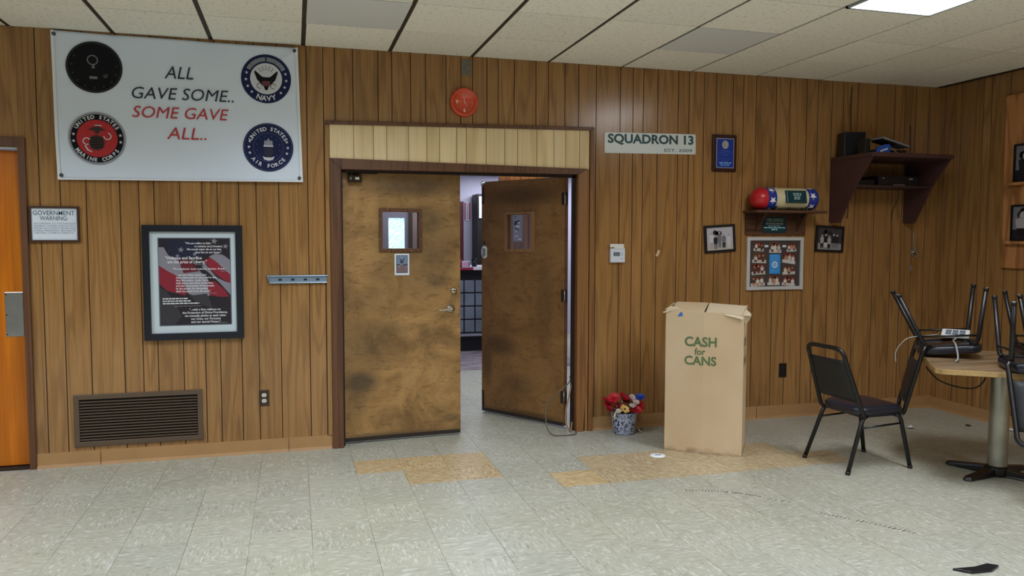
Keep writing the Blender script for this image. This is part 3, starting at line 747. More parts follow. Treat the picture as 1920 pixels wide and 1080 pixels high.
# lower right: all navy
cx, cz, r = -.854, 2.173, .168
b = seal(cx, cz, r, SN)
b.ring(cx, cz, .098, .101, -.003, mat('seal_mid', rgb(70, 84, 130), .6)); b.ring(cx, cz, .158, .161, -.003, MATS['seal_mid'])
b.arc_text('UNITED STATES', cx, cz, .117, .025, -.0038, SW, 90, 126); b.arc_text('AIR FORCE', cx, cz, .116, .025, -.0038, SW, 270, 100, top=False)
for a in (162, 180, 198, 18, 0, -18): b.star(cx+.13*math.cos(R(a)), cz+.13*math.sin(R(a)), .012, -.0038, SW)
for q in range(12): a = R(30*q+15); b.star(cx+.078*math.cos(a), cz+.078*math.sin(a), .006, -.0038, MATS['seal_mid'])
b.flat([(cx-.03, cz+.012), (cx+.03, cz+.012), (cx+.026, cz+.05), (cx+.012, cz+.044), (cx, cz+.066), (cx-.012, cz+.044), (cx-.026, cz+.05)], -.0038, SGY)
b.rect(cx-.032, cx+.032, cz+.004, cz+.014, -.0044, SW); b.flat([(cx-.03, cz-.005), (cx+.03, cz-.005), (cx+.03, cz-.05), (cx, cz-.075), (cx-.03, cz-.05)], -.0038, mat('seal_deep', rgb(22, 26, 54), .6))
b.flat([(cx-.04, cz-.062), (cx-.02, cz-.07), (cx+.02, cz-.07), (cx+.04, cz-.062), (cx+.03, cz-.085), (cx, cz-.094), (cx-.03, cz-.085)], -.0044, SW)
tag(b.build('seal', ban), 'navy seal with white stars and lettering')

# ------------------------------------------------------------------ framed things on the wall
FRB = mat('frame_black', rgb(22, 26, 38), .35, spec=.5); FRBR = mat('frame_brown', rgb(66, 38, 24), .45); MATW = mat('mat_board', rgb(206, 218, 224), .7)
def frame(mbx, x0, x1, z0, z1, wd, dep, M, y=0):
    f = frame_mb(x0, x1, z0, z1, wd, y-dep, y-.0005, M); f.X = None
    mbx.add([tuple(v) for v in f.v], f.f, M)
sg = thing('warning_sign', (-2.21, 0, 1.51), 'small white warning notice in a brown frame beside the orange door', 'sign')
b = MB(); frame(b, -2.359, -2.062, 1.511, 1.747, .014, .018, FRBR); b.build('frame', sg, bevel=.002)
b = MB(); b.rect(-2.346, -2.074, 1.524, 1.735, -.008, PAPER); b.build('notice', sg)
TX = mat('print_grey', rgb(84, 92, 106), .6); TX2 = mat('print_faint', rgb(132, 140, 156), .6)
b = MB(); b.text('GOVERNMENT', -2.335, 1.688, .030, -.0088, TX, wide=.245, bold=.006); b.build('lettering', sg); b = MB()
b.text('WARNING:', -2.296, 1.654, .028, -.0088, TX, wide=.165, bold=.006)
for q, st in enumerate(('ACCORDING TO THE SURGEON', 'GENERAL, WOMEN SHOULD NOT', 'DRINK ALCOHOLIC BEVERAGES', 'DURING PREGNANCY BECAUSE OF', 'THE RISK OF BIRTH DEFECTS.')):
    b.text(st, -2.332, 1.628-q*.0155, .0105, -.0088, TX2, wide=.245 if q < 4 else .235)
b.build('lettering', sg)
# flag poster
po = thing('framed_poster', (-1.36, 0, .84), 'large black framed poster of flag stripes and white quotations in a pale mat', 'poster')
b = MB(); frame(b, -1.684, -1.040, .839, 1.628, .046, .032, FRB); b.build('frame', po, bevel=.004)
b = MB(); b.rect(-1.640, -1.082, .883, 1.584, -.012, MATW); b.build('mat_board', po)
px0, px1, pz0, pz1 = -1.583, -1.125, .940, 1.536
b = MB(); U = lambda u, v: (px0+u*(px1-px0), pz1-v*(pz1-pz0))
PB = mat('print_night', rgb(36, 30, 40), .4); PG = mat('print_stripe_grey', rgb(140, 136, 148), .4); PR = mat('print_stripe_red', rgb(142, 34, 52), .4); PR2 = mat('print_stripe_dark_red', rgb(104, 30, 42), .4); PN = mat('print_navy', rgb(28, 32, 58), .4); PK = mat('print_smoke', rgb(58, 54, 60), .4); EDG = mat('mat_bevel', rgb(110, 120, 130), .5)
b.rect(px0-.006, px1+.006, pz0-.006, pz1+.006, -.0124, EDG)
b.rect(px0, px1, pz0, pz1, -.0128, PB)
def poly(pts, M, ly): b.flat([U(*p) for p in pts], ly, M)
poly([(.1, .02), (.6, .02), (.62, .2), (.3, .26), (.14, .17)], PN, -.0131)
poly([(0, .10), (.07, .10), (.13, .19), (.3, .26), (.45, .28), (.62, .42), (.75, .55), (.7, .66), (.63, .70), (.4, .64), (.36, .55), (.33, .5), (.25, .43), (.13, .38), (0, .31)], PG, -.0134)
poly([(.63, .27), (.68, .33), (.80, .45), (.92, .5), (1, .52), (1, .66), (.85, .52), (.7, .4), (.6, .33)], PG, -.0134)
poly([(.70, .21), (.80, .17), (.92, .2), (1, .25), (1, .42), (.88, .33), (.8, .27)], PG, -.0134)
poly([(.27, .25), (.42, .24), (.56, .38), (.34, .40)], PR2, -.0138)
poly([(0, .31), (.13, .38), (.25, .43), (.33, .5), (.37, .58), (.36, .66), (.1, .60), (0, .52)], PR, -.0138)
poly([(.63, .25), (.72, .22), (.82, .28), (.9, .35), (1, .42), (1, .52), (.9, .48), (.8, .42), (.7, .34)], PR, -.0138)
poly([(.66, .50), (.78, .50), (.92, .60), (.98, .68), (.84, .68), (.7, .66)], PR, -.0138)
poly([(.42, .66), (.66, .64), (.72, .76), (.74, .82), (.5, .74)], PK, -.0136)
poly([(0, .56), (.08, .6), (.2, .72), (.3, .9), (.2, 1), (0, 1)], PK, -.0132)
for u, v, r in ((.31, .13, .022), (.78, .03, .024), (.94, .09, .02), (.26, .20, .016), (.5, .18, .016)): q = U(u, v); b.star(q[0], q[1], r, -.0138, PG, 80)
b.build('print', po)
b = MB(); QW = mat('quote_white', rgb(232, 232, 236), .4); QL = mat('quote_faint', rgb(140, 130, 136), .4)
def line(st, u, v, h, wide, al='L'):
    q = U(u, v); b.text(st, q[0], q[1], h, -.0145, QW, wide=wide*(px1-px0), align=al, bold=.02)
for st, u, v, wd in (('"We are willing to fight', .37, .065, .36), ('to maintain (our) freedom.', .50, .10, .40), ('We would rather die on our feet', .39, .135, .49), ('than live on our knees."', .51, .17, .37)): line(st, u, v, .0135, wd)
b.build('quotation', po); b = MB()
line('"Vigilance and Sacrifice', .09, .24, .020, .51); line('are the price of Liberty."', .12, .285, .020, .55)
b.build('quotation', po); b = MB()
line('"Freedom has never been free,', .19, .36, .0115, .74)
b.build('quotation', po); b = MB()
for q, (st, wd) in enumerate((('"...we here highly resolve that', .43), ('these dead shall not have died in vain,', .58), ('that this nation, under God,', .45), ('shall have a new birth of freedom', .52), ('and that government of the people,', .54), ('by the people, for the people,', .45), ('shall not perish from the earth."', .49))):
    line(st, .23, .43+.0315*q, .0125, wd)
b.build('quotation', po); b = MB()
for q in range(3): c_ = U(.04, .70+.028*q); b.bars(c_[0], c_[0]+(.36, .39, .51)[q]*(px1-px0), c_[1], .008, -.0145, QW, q+3, .018)
b.build('quotation', po); b = MB()
for q, (st, u, wd) in enumerate((('"...with a firm reliance on', .41, .44), ('the Protection of Divine Providence,', .31, .64), ('we mutually pledge to each other', .34, .59), ('our Lives, our Fortunes', .43, .42), ('and our sacred Honor."', .43, .42))):
    line(st, u, .835+.036*q, .0145, wd)
b.build('quotation', po); b = MB()
for u, v, wd in ((.76, .19, .14), (.5, .305, .11), (.86, .385, .09), (.6, .64, .22), (.2, .785, .38), (.76, .985, .18)):
    q = U(u, v); b.bars(q[0], q[0]+wd*(px1-px0), q[1], .0045, -.0145, QL, int(u*100), .02)
b.build('lettering', po)
# return-air grille
gr = thing('vent_grille', (-1.73, 0, .13), 'wide brown return air grille low on the panelling', 'vent')
VB = mat('grille_brown', rgb(104, 86, 70), .35, metal=.3); VD = mat('grille_dark', rgb(14, 12, 11), .9)
b = MB(); frame(b, -2.136, -1.325, .130, .484, .034, .014, VB); b.build('frame', gr, bevel=.003)
b = MB()
for q in range(14):
    z = .176+q*.0197; b.prism([(-.0125, z-.003), (-.0115, z-.0045), (-.001, z+.0035), (-.002, z+.005)], -2.102, -1.359, VB, axis='x')
b.build('louvres', gr)
b = MB(); b.rect(-2.105, -1.356, .160, .455, -.0006, VD); b.build('backing', gr)
# key rack
kr = thing('key_rack', (-.67, 0, 1.216), 'grey metal key rack with four dark slots left of the double door', 'rack')
KM = mat('rack_metal', rgb(150, 170, 190), .35, metal=.7); KD = mat('rack_slot', rgb(26, 32, 44), .5)
b = MB(); b.prism([(0, 1.276), (-.024, 1.274), (-.026, 1.268), (-.012, 1.258), (-.012, 1.232), (-.020, 1.222), (-.018, 1.218), (0, 1.220)], -.866, -.466, KM, axis='x')
b.prism([(-.883, 1.276), (-.866, 1.276), (-.866, 1.225)], -.022, -.001, KM); b.prism([(-.466, 1.276), (-.459, 1.276), (-.466, 1.225)], -.022, -.001, KM)
b.build('rail', kr, bevel=.002)
for q in range(4): b = MB(); b.box(-.803+q*.0865, -.779+q*.0865, -.0135, -.011, 1.238, 1.251, KD); tag(b.build('slot', kr), 'dark rectangular slot')
for q in range(5): b = MB(); x = -.835+q*.0855; b.tube([(x, -.010, 1.224), (x, -.022, 1.214), (x, -.026, 1.222)], .003, KM, 6, curve=3); b.build('hook', kr)
# outlets
def outlet(x0, x1, z0, z1, label, M, faceM):
    o = thing('wall_outlet', ((x0+x1)/2, 0, z0), label, 'outlet')
    b = MB(); b.box(x0, x1, -.007, 0, z0, z1, M); b.build('cover_plate', o, bevel=.003)
    zc = (z0+z1)/2; xc = (x0+x1)/2
    for s_ in (-1, 1):
        b = MB(); b.X = Matrix.Translation((xc, 0, zc+s_*.0205))
        b.prism([(.0165*math.cos(R(a)), .0145*max(-.9, min(.9, math.sin(R(a))*1.1))) for a in range(0, 360, 18)], -.0095, -.006, faceM)
        for dx in (-.006, .006): b.box(dx-.0014, dx+.0014, -.0099, -.0094, -.002, .006, DARK)
        b.box(-.002, .002, -.0099, -.0094, -.009, -.006, DARK); b.build('socket', o)
    return o
outlet(-.949, -.880, .343, .457, 'brown wall outlet with two ivory sockets below the poster', mat('plate_brown', rgb(62, 44, 34), .4), mat('ivory', rgb(222, 214, 200), .4))
outlet(3.315, 3.390, .350, .471, 'all black wall outlet right of the cardboard box', BLACKP, mat('socket_black', rgb(26, 26, 28), .3))
# clock
ck = thing('wall_clock', (.547, 0, 2.555), 'round orange wall clock above the double door', 'clock')
OR = mat('clock_orange', rgb(226, 82, 48), .35, coat=.3); CW = mat('clock_marks', rgb(255, 226, 212), .4); CP = mat('clock_pale', rgb(214, 122, 92), .4)
b = MB(); b.lathe([(0, -.030), (.086, -.030), (.088, -.040), (.098, -.040), (.106, -.028), (.107, -.004), (.10, -.001), (0, -.001)], OR, (.547, 0, 2.555), 'y', 48); b.build('case', ck)
b = MB(); cx, cz = .547, 2.555
for st, dx, dz in (('12', 0, .050), ('3', .058, -.013), ('6', 0, -.074), ('9', -.058, -.013)):
    b.text(st, cx+dx, cz+dz, .026, -.0308, CW if st in '69' else CP, align='C', bold=.02)
for h in range(12):
    if h % 3: a = R(90-30*h); b.disc(cx+.064*math.cos(a), cz+.064*math.sin(a), .0045, -.0308, CP, 10)
b.build('dial_marks', ck)
def hand(dx, dz, wd):
    b = MB(); L = math.hypot(dx, dz); nx, nz = -dz/L*wd, dx/L*wd
    b.flat([(cx-nx-dx*.15, cz-nz-dz*.15), (cx+nx-dx*.15, cz+nz-dz*.15), (cx+dx, cz+dz)], -.034, CW); return b.build('hand', ck)
hand(-.012, .062, .0035); hand(.022, -.042, .004)
b = MB(); b.lathe([(0, -.036), (.004, -.036), (.004, -.030)], CW, (cx, 0, cz), 'y', 10); b.build('hub', ck)
b = MB(); b.prism([(.534, 2.87), (.534, 2.762), (.60, 2.754), (.603, 2.874)], -.006, 0, mat('tarnished', rgb(112, 112, 98), .5, noise=.25, nscale=60)); tag(b.build('wall_plate', origin=(.57, 0, 2.81), bevel=.001), 'small tarnished grey plate under the ceiling above the clock', 'plate')
# squadron sign
sq = thing('wall_sign', (2.08, 0, 2.22), 'long white sign reading SQUADRON 13 in green letters', 'sign')
b = MB(); b.prism([(1.681, 2.217), (2.483, 2.229), (2.480, 2.392), (1.680, 2.380)], -.006, 0, mat('sign_white', rgb(226, 232, 232), .35)); b.build('board', sq, bevel=.0015)
GN = mat('sign_green', rgb(34, 78, 84), .5)
b = MB(); b.text('SQUADRON 13', 1.708, 2.300, .068, -.0068, GN, wide=.752, bold=.036, rot=.012); b.build('lettering', sq); b = MB()
b.text('EST. 2009', 2.200, 2.243, .024, -.0068, mat('sign_green_pale', rgb(80, 112, 116), .5), wide=.25, bold=.012, rot=.012); b.build('lettering', sq)
for x, z in ((1.69, 2.372), (2.472, 2.384), (1.69, 2.226), (2.474, 2.237)): b = MB(); b.lathe([(0, -.009), (.004, -.008), (.005, -.006)], CHROME, (x, 0, z), 'y', 8); b.build('screw', sq)
# blue plaque
pq = thing('award_plaque', (2.74, 0, 2.09), 'dark wood award plaque with a blue engraved plate', 'plaque')
b = MB(); b.box(2.630, 2.853, -.018, 0, 2.094, 2.399, mat('plaque_wood', rgb(52, 20, 22), .25, spec=.6)); b.build('board', pq, bevel=.008)
b = MB(); b.box(2.662, 2.826, -.0205, -.018, 2.124, 2.368, mat('plaque_silver', rgb(170, 180, 210), .3, metal=.6)); b.rect(2.669, 2.819, 2.131, 2.361, -.0209, mat('plaque_blue', rgb(24, 56, 160), .3)); b.build('plate', pq)
b = MB(); b.disc(2.744, 2.315, .030, -.0215, mat('medal_silver', rgb(170, 176, 176), .4), rz=.034); b.flat([(2.726, 2.305), (2.748, 2.30), (2.742, 2.335)], -.022, mat('medal_gold', rgb(160, 170, 120), .4)); b.build('emblem', pq)
b = MB(); LB = mat('plaque_text', rgb(70, 100, 190), .4); LB2 = mat('plaque_text_bright', rgb(120, 190, 245), .4)
b.bars(2.70, 2.79, 2.262, .006, -.0215, LB, 1, .02); b.bars(2.685, 2.80, 2.245, .006, -.0215, LB, 2, .02); b.bars(2.71, 2.78, 2.228, .005, -.0215, LB, 3, .02); b.bars(2.675, 2.815, 2.2, .003, -.0215, LB, 4, .05)
b.bars(2.72, 2.77, 2.184, .005, -.0215, LB, 5, .02); b.bars(2.69, 2.80, 2.162, .010, -.0215, LB2, 6, .03); b.bars(2.70, 2.785, 2.145, .009, -.0215, LB2, 7, .03); b.build('lettering', pq)
# photographs
def photo(b, x0, x1, z0, z1, y, n, seed, cols, back, ground):
    rr = random.Random(seed); W = x1-x0; Hh = z1-z0
    b.rect(x0, x1, z0, z1, y, back); b.rect(x0, x1, z0, z0+Hh*.3, y-.0004, ground)
    for q in range(3):
        x = x0+W*rr.uniform(.3, .8); b.disc(x, z0+Hh*rr.uniform(.7, .86), Hh*.11, y-.0006, cols[0], 12)
    for q in range(n):
        x = x0+W*(.1+.8*(q+.5)/n)+W*rr.uniform(-.02, .02); h = Hh*rr.uniform(.48, .60); wd = W*.30/n+.001; zb = z0+Hh*rr.uniform(.05, .12); ly = y-.001-.0002*q
        c1 = cols[rr.randrange(len(cols))]; c2 = cols[rr.randrange(len(cols))]
        b.flat([(x-wd*.8, zb), (x-wd*.1, zb), (x, zb+h*.3), (x+wd*.1, zb), (x+wd*.8, zb), (x+wd, zb+h*.5), (x-wd, zb+h*.5)], ly, c2)
        b.flat([(x-wd, zb+h*.42), (x+wd, zb+h*.42), (x+wd*1.2, zb+h*.9), (x+wd*.5, zb+h), (x-wd*.5, zb+h), (x-wd*1.2, zb+h*.9)], ly-.0001, c1)
        b.disc(x, zb+h*1.1, wd*.62, ly-.00015, cols[-1], 10)
bw = [mat('photo_dark', rgb(34, 34, 40), .4), mat('photo_light', rgb(210, 208, 212), .4), mat('photo_mid', rgb(120, 118, 126), .4), mat('photo_black', rgb(20, 20, 24), .4), mat('photo_face', rgb(176, 170, 170), .4)]
cl_ = [mat('photo_maroon', rgb(104, 52, 44), .4), mat('photo_cream', rgb(224, 214, 206), .4), mat('photo_brown', rgb(92, 66, 54), .4), mat('photo_cloth', rgb(206, 200, 196), .4), mat('photo_skin', rgb(196, 140, 116), .4)]
def wall_photo(cx, cz, wd, ht, rot, label, cols, back, ground, seed, n):
    o = thing('framed_photo', (cx, 0, cz), label, 'photograph')
    X = Matrix.Translation((cx, 0, cz)) @ Matrix.Rotation(-R(rot), 4, 'Y')
    b = frame_mb(-wd/2, wd/2, -ht/2, ht/2, .020, -.018, -.001, BLACKP); b.v = [X @ v for v in b.v]; b.build('frame', o, bevel=.002)
    b = MB(); b.X = X; photo(b, -wd/2+.018, wd/2-.018, -ht/2+.018, ht/2-.018, -.008, n, seed, cols, back, ground); b.build('picture', o)
wall_photo(2.716, 1.543, .286, .228, 3.8, 'small black framed photo of a standing group, left of the time capsule shelf', bw, mat('photo_sky', rgb(196, 190, 200), .4), mat('photo_pave', rgb(196, 186, 178), .4), 4, 5)
wall_photo(3.786, 1.542, .284, .228, -2.2, 'small black framed photo of a row of people, right of the collage', bw, mat('photo_trees', rgb(64, 62, 66), .4), mat('photo_ground', rgb(150, 146, 146), .4), 9, 5)
co = thing('photo_collage', (3.246, 0, 1.1), 'silver framed collage of small group photos around a blue certificate', 'collage')
b = MB(); f_ = frame_mb(2.972, 3.523, 1.108, 1.557, .030, -.018, -.001, mat('frame_silver', rgb(206, 202, 200), .4)); b.add([tuple(v) for v in f_.v], f_.f, MATS['frame_silver']); b.build('frame', co, bevel=.003)
b = MB(); b.rect(3.0, 3.495, 1.136, 1.53, -.005, mat('collage_board', rgb(66, 62, 62), .7)); b.build('backing_board', co)
CU = lambda x, y: (3.0+(x-672)/600*.495, 1.53-(y-322)/552*.394)
for q, (a0, b0, a1, b1, rt_) in enumerate(((720, 340, 840, 452, -3), (903, 345, 1045, 472, 0), (1108, 350, 1222, 458, 3), (708, 462, 870, 592, -2), (700, 600, 860, 730, 3), (692, 742, 856, 866, 4), (1064, 470, 1222, 600, -8), (1064, 616, 1216, 732, 2), (1064, 744, 1222, 868, -6), (890, 735, 1036, 858, 0))):
    p0, p1 = CU(a0, b1), CU(a1, b0); cx_, cz_ = (p0[0]+p1[0])/2, (p0[1]+p1[1])/2; wd, ht = p1[0]-p0[0], p1[1]-p0[1]
    b = MB(); b.X = Matrix.Translation((cx_, 0, cz_)) @ Matrix.Rotation(-R(rt_), 4, 'Y')
    photo(b, -wd/2, wd/2, -ht/2, ht/2, -.0062-.0003*(q % 3), 3, q+20, cl_, [cl_[0], cl_[2]][q % 2], cl_[3]); b.build('snapshot', co)
b = MB(); p0, p1 = CU(905, 722), CU(1036, 488); b.rect(p0[0], p1[0], p0[1], p1[1], -.009, mat('certificate_blue', rgb(60, 150, 226), .5)); q = CU(970, 612); b.ring(q[0], q[1], .018, .028, -.0095, PAPER, 24); b.ring(q[0], q[1], .006, .010, -.0095, PAPER, 16)
for z in (506, 530, 556, 690): q = CU(925, z); b.bars(q[0], q[0]+.075, q[1], .004, -.0095, mat('certificate_text', rgb(130, 190, 240), .5), z, .015)
tag(b.build('certificate', co), 'bright blue certificate with a round white emblem')
b = MB()
for x in (848, 1060): q = CU(x, 405); b.rect(q[0], q[0]+.036, q[1], q[1]+.018, -.0058, PAPER)
b.build('caption', co)

# ------------------------------------------------------------------ time capsule shelf
SH = wood('shelf_walnut', rgb(44, 24, 16), rgb(84, 54, 38), rgb(98, 66, 48), rough=.4, across=14, rings=12, swap=True, plank=.05)
sh = thing('wall_shelf', (3.25, 0, 1.575), 'small dark wood bracket shelf holding the starred time capsule', 'shelf')
b = MB(); b.box(2.93, 3.60, -.215, 0, 1.755, 1.777, SH); b.build('board', sh, bevel=.003)
b = MB(); b.box(2.955, 3.535, -.018, 0, 1.575, 1.755, SH); b.build('back_board', sh, bevel=.002)
for x in (3.045, 3.440): b = MB(); b.prism([(-.018, 1.60), (-.018, 1.755), (-.16, 1.755)], x, x+.018, SH, axis='x'); b.build('bracket', sh)
pl = thing('shelf_plaque', (3.23, -.018, 1.59), 'dark green TIME CAPSULE plaque fixed under the shelf', 'plaque')
b = MB(); b.box(3.112, 3.341, -.022, -.018, 1.592, 1.728, mat('plaque_green', rgb(8, 56, 64), .35)); b.build('plate', pl, bevel=.001)
b = MB(); TG = mat('plaque_pale', rgb(176, 206, 206), .5)
b.text('TIME CAPSULE', 3.147, 1.694, .018, -.0226, TG, wide=.16); b.rect(3.145, 3.308, 1.6845, 1.687, -.0226, TG)
b.bars(3.142, 3.31, 1.665, .007, -.0226, TG, 3, .03); b.bars(3.165, 3.285, 1.648, .006, -.0226, TG, 4, .03); b.bars(3.125, 3.328, 1.632, .009, -.0226, mat('plaque_bright', rgb(170, 230, 236), .5), 5, .03); b.bars(3.195, 3.255, 1.616, .009, -.0226, MATS['plaque_bright'], 6, .03); b.build('lettering', pl)
cp = thing('time_capsule', (3.24, -.115, 1.777), 'cylinder painted red, cream and starry blue lying on the bracket shelf', 'time capsule')
cc_ = (0, -.115, 1.874); rr_ = .090
CB = mat('capsule_blue', rgb(36, 58, 150), .35); CRM = mat('capsule_cream', rgb(222, 208, 168), .4); CRD = mat('capsule_red', rgb(200, 34, 44), .3); CS = mat('capsule_star', rgb(240, 240, 244), .4)
b = MB(); b.lathe([(rr_, 3.10), (rr_, 3.43)], CRM, cc_, 'x', 40); b.build('body', cp)
b = MB(); b.lathe([(0, 2.938), (.03, 2.942), (.06, 2.955), (.082, 2.985), (rr_, 3.02), (rr_, 3.045)], CRD, cc_, 'x', 40); tag(b.build('end_cap', cp), 'domed red end cap')
def band(x0, x1, seed):
    b = MB(); b.lathe([(rr_+.001, x0), (rr_+.001, x1)], CB, cc_, 'x', 40)
    for q in range(12):
        a = R(30*q+seed); xc = (x0+x1)/2; vs = []
        for i in range(10):
            r_ = (.034 if i % 2 == 0 else .0145); t = R(90+36*i); du, dv = r_*math.cos(t), r_*math.sin(t)
            if q % 2: du *= .8; dv *= .8
            aa = a+dv/rr_; vs.append((xc+du, cc_[1]+(rr_+.0018)*math.cos(aa), cc_[2]+(rr_+.0018)*math.sin(aa)))
        if q % 2 == 0: b.add([( xc, cc_[1]+(rr_+.0022)*math.cos(a), cc_[2]+(rr_+.0022)*math.sin(a))]+vs, [(0, i+1, (i+1) % 10+1) for i in range(10)], CS)
    return tag(b.build('star_band', cp), 'blue band with white stars')
band(3.045, 3.122, 12); band(3.425, 3.505, -14)
b = MB(); b.lathe([(rr_, 3.505), (.086, 3.52), (.07, 3.535), (.03, 3.545), (0, 3.547)], CB, cc_, 'x', 40); b.build('end_cap', cp)
b = MB(); b.X = Matrix.Translation((3.298, cc_[1]-rr_*.90, cc_[2]+.012)) @ Matrix.Rotation(R(-10), 4, 'X')
b.box(-.098, .098, -.014, -.004, -.052, .052, MATS['plaque_green']); b.rect(-.088, -.082, -.046, .046, -.0145, mat('capsule_plate_edge', rgb(120, 140, 140), .4))
for q, (wd, z) in enumerate(((.06, .022), (.05, .008), (.04, -.008), (.045, -.022))): b.bars(-wd/2, wd/2+.02, z, .008, -.0148, TG, q+8, .025)
tag(b.build('name_plate', cp), 'dark green engraved plate')
WDC = mat('cradle_wood', rgb(70, 62, 40), .5)
for x in (3.13, 3.42):
    b = MB(); b.prism([(-.19, 1.777), (-.04, 1.777), (-.04, 1.812), (-.075, 1.795), (-.115, 1.784), (-.155, 1.795), (-.19, 1.812)], x-.007, x+.007, WDC, axis='x'); b.build('cradle', cp)
b = MB()
for q in range(16):
    rr2 = random.Random(q); x = 3.20+rr2.random()*.19; z = 1.779+rr2.random()*.012; y = -.205+rr2.random()*.015
    b.add([(x-.012, y, z), (x, y-.008, z+.010), (x+.012, y, z+.004), (x, y+.006, z-.001)], [(0, 1, 2, 3)], mat('sprig_green', rgb(50, 70, 42), .6))
tag(b.build('leaf_garland', origin=(3.3, -.2, 1.778)), 'short dark green leaf garland at the foot of the capsule', 'garland')

# ------------------------------------------------------------------ equipment shelf near the corner
ES = mat('shelf_oxblood', rgb(76, 48, 46), .5, noise=.06, nscale=10)
es = thing('equipment_shelf', (4.18, 0, 1.69), 'dark red wall unit with slanted sides and a lower shelf near the corner', 'shelf')
b = MB(); b.box(3.775, 4.585, -.515, 0, 2.205, 2.240, ES); b.build('top_board', es, bevel=.004)
for x in (3.785, 4.555): b = MB(); b.prism([(0, 1.69), (0, 2.205), (-.50, 2.205), (-.315, 1.99), (-.125, 1.68), (-.02, 1.68)], x, x+.018, ES, axis='x'); b.build('side_panel', es)
b = MB(); b.box(3.803, 4.555, -.30, 0, 1.975, 1.992, mat('lower_board', rgb(58, 40, 38), .5)); b.build('lower_board', es)
b = MB(); b.box(4.05, 4.46, -.27, -.04, 1.993, 2.075, BLACKP); b.rect(4.09, 4.11, 2.05, 2.058, -.2705, GP); b.rect(4.36, 4.40, 2.046, 2.056, -.2705, GP); b.rect(4.2, 4.32, 1.998, 2.003, -.2705, GP)
tag(b.build('cable_box', origin=(4.25, -.15, 1.992), bevel=.004), 'black cable box on the lower board of the dark red wall unit', 'cable box')
b = MB(); b.box(3.86, 4.03, -.25, -.06, 1.993, 2.04, BLACK); tag(b.build('receiver', origin=(3.95, -.15, 1.992), bevel=.004), 'smaller black receiver left of the cable box under the top board', 'receiver')
sp = thing('speaker', (3.80, -.16, 2.24), 'black bookshelf speaker standing at the left of the wall unit top', 'speaker')
b = MB(); b.X = Matrix.Translation((3.875, -.14, 2.24)) @ Matrix.Rotation(R(-16), 4, 'Z'); b.box(-.09, .09, -.075, .075, 0, .20, BLACK); b.build('cabinet', sp, bevel=.006)
b = MB(); b.X = Matrix.Translation((3.875, -.14, 2.24)) @ Matrix.Rotation(R(-16), 4, 'Z'); b.box(-.08, .08, -.081, -.075, .01, .19, mat('grille_cloth', rgb(12, 12, 18), .9)); b.build('grille', sp)
b = MB(); b.box(3.80, 3.85, -.40, -.30, 2.24, 2.36, BLACK); tag(b.build('small_speaker', origin=(3.82, -.35, 2.24), bevel=.005), 'slim black speaker in front of the bookshelf speaker', 'speaker')
b = MB(); b.box(3.99, 4.30, -.30, -.08, 2.24, 2.288, BLACKP); tag(b.build('disc_player', origin=(4.1, -.2, 2.24), bevel=.004), 'flat black disc player lying on the wall unit top', 'disc player')
BB = thing('blue_packet', (3.99, -.40, 2.24), 'bright blue rounded packet with a white stripe on the wall unit top', 'packet')
b = MB(); b.X = Matrix.Translation((3.965, -.40, 2.24)) @ Matrix.Rotation(R(-12), 4, 'Z')
b.prism([(-.055, 0), (.055, 0), (.065, .05), (.055, .078), (.02, .075), (-.03, .06), (-.058, .03)], -.02, .02, mat('packet_blue', rgb(26, 84, 186), .4)); b.build('packet', BB, bevel=.008)
b = MB(); b.X = Matrix.Translation((3.965, -.40, 2.24)) @ Matrix.Rotation(R(-12), 4, 'Z'); b.flat([(-.028, .012), (.035, .034), (.035, .047), (-.028, .025)], -.0215, PAPER); b.build('stripe', BB)
LS = mat('slim_grey', rgb(140, 142, 148), .4)
b = MB(); b.X = Matrix.Translation((4.12, -.30, 2.345)) @ Matrix.Rotation(R(14), 4, 'Y'); b.box(-.14, .135, -.09, .05, -.012, .004, LS); b.box(-.1405, .0, -.0905, .0505, -.026, -.012, BLACKP)
tag(b.build('games_console', origin=(4.12, -.30, 2.31), bevel=.004), 'slim grey topped console leaning on the disc player', 'console')
b = MB(); b.tube([(4.03, -.36, 2.25), (4.06, -.38, 2.285), (4.10, -.38, 2.275), (4.15, -.37, 2.248)], .004, mat('white_cord', rgb(190, 186, 180), .5), 6, curve=5); tag(b.build('audio_cord', origin=(4.1, -.37, 2.25)), 'short pale cord looped beside the blue packet', 'cord')
WC = mat('black_cord', rgb(24, 20, 18), .5)
for nm, pts, lb in (('cable', [(3.975, -.006, 2.85), (3.97, -.006, 2.6), (3.985, -.008, 2.45), (4.05, -.02, 2.36), (4.10, -.06, 2.30)], 'thin black cord running down the panelling to the disc player'),
                    ('cable', [(4.60, -.006, 2.55), (4.605, -.008, 2.35), (4.60, -.01, 2.24), (4.63, -.008, 2.1)], 'thin black cord on the panelling right of the wall unit'),
                    ('cable', [(3.93, -.05, 1.970), (3.95, -.03, 1.90), (3.97, -.006, 1.80), (3.965, -.005, 1.72)], 'thin black cord hanging below the lower board at the left'),
                    ('cable', [(4.40, -.10, 1.970), (4.42, -.09, 1.90), (4.42, -.03, 1.80), (4.43, -.006, 1.70)], 'thin black cord hanging below the lower board at the right')):
    b = MB(); b.tube(pts, .0035, WC, 6, curve=5); tag(b.build(nm, origin=pts[-1]), lb, 'cord')
hk = thing('cable_hook', (4.68, 0, 1.40), 'small metal wall hook with a tangle of wire near the corner', 'hook')
b = MB(); b.lathe([(0, -.03), (.014, -.028), (.018, -.014), (.026, -.006), (.028, 0)], BRASSY, (4.672, 0, 1.425), 'y', 14); b.build('hook', hk)
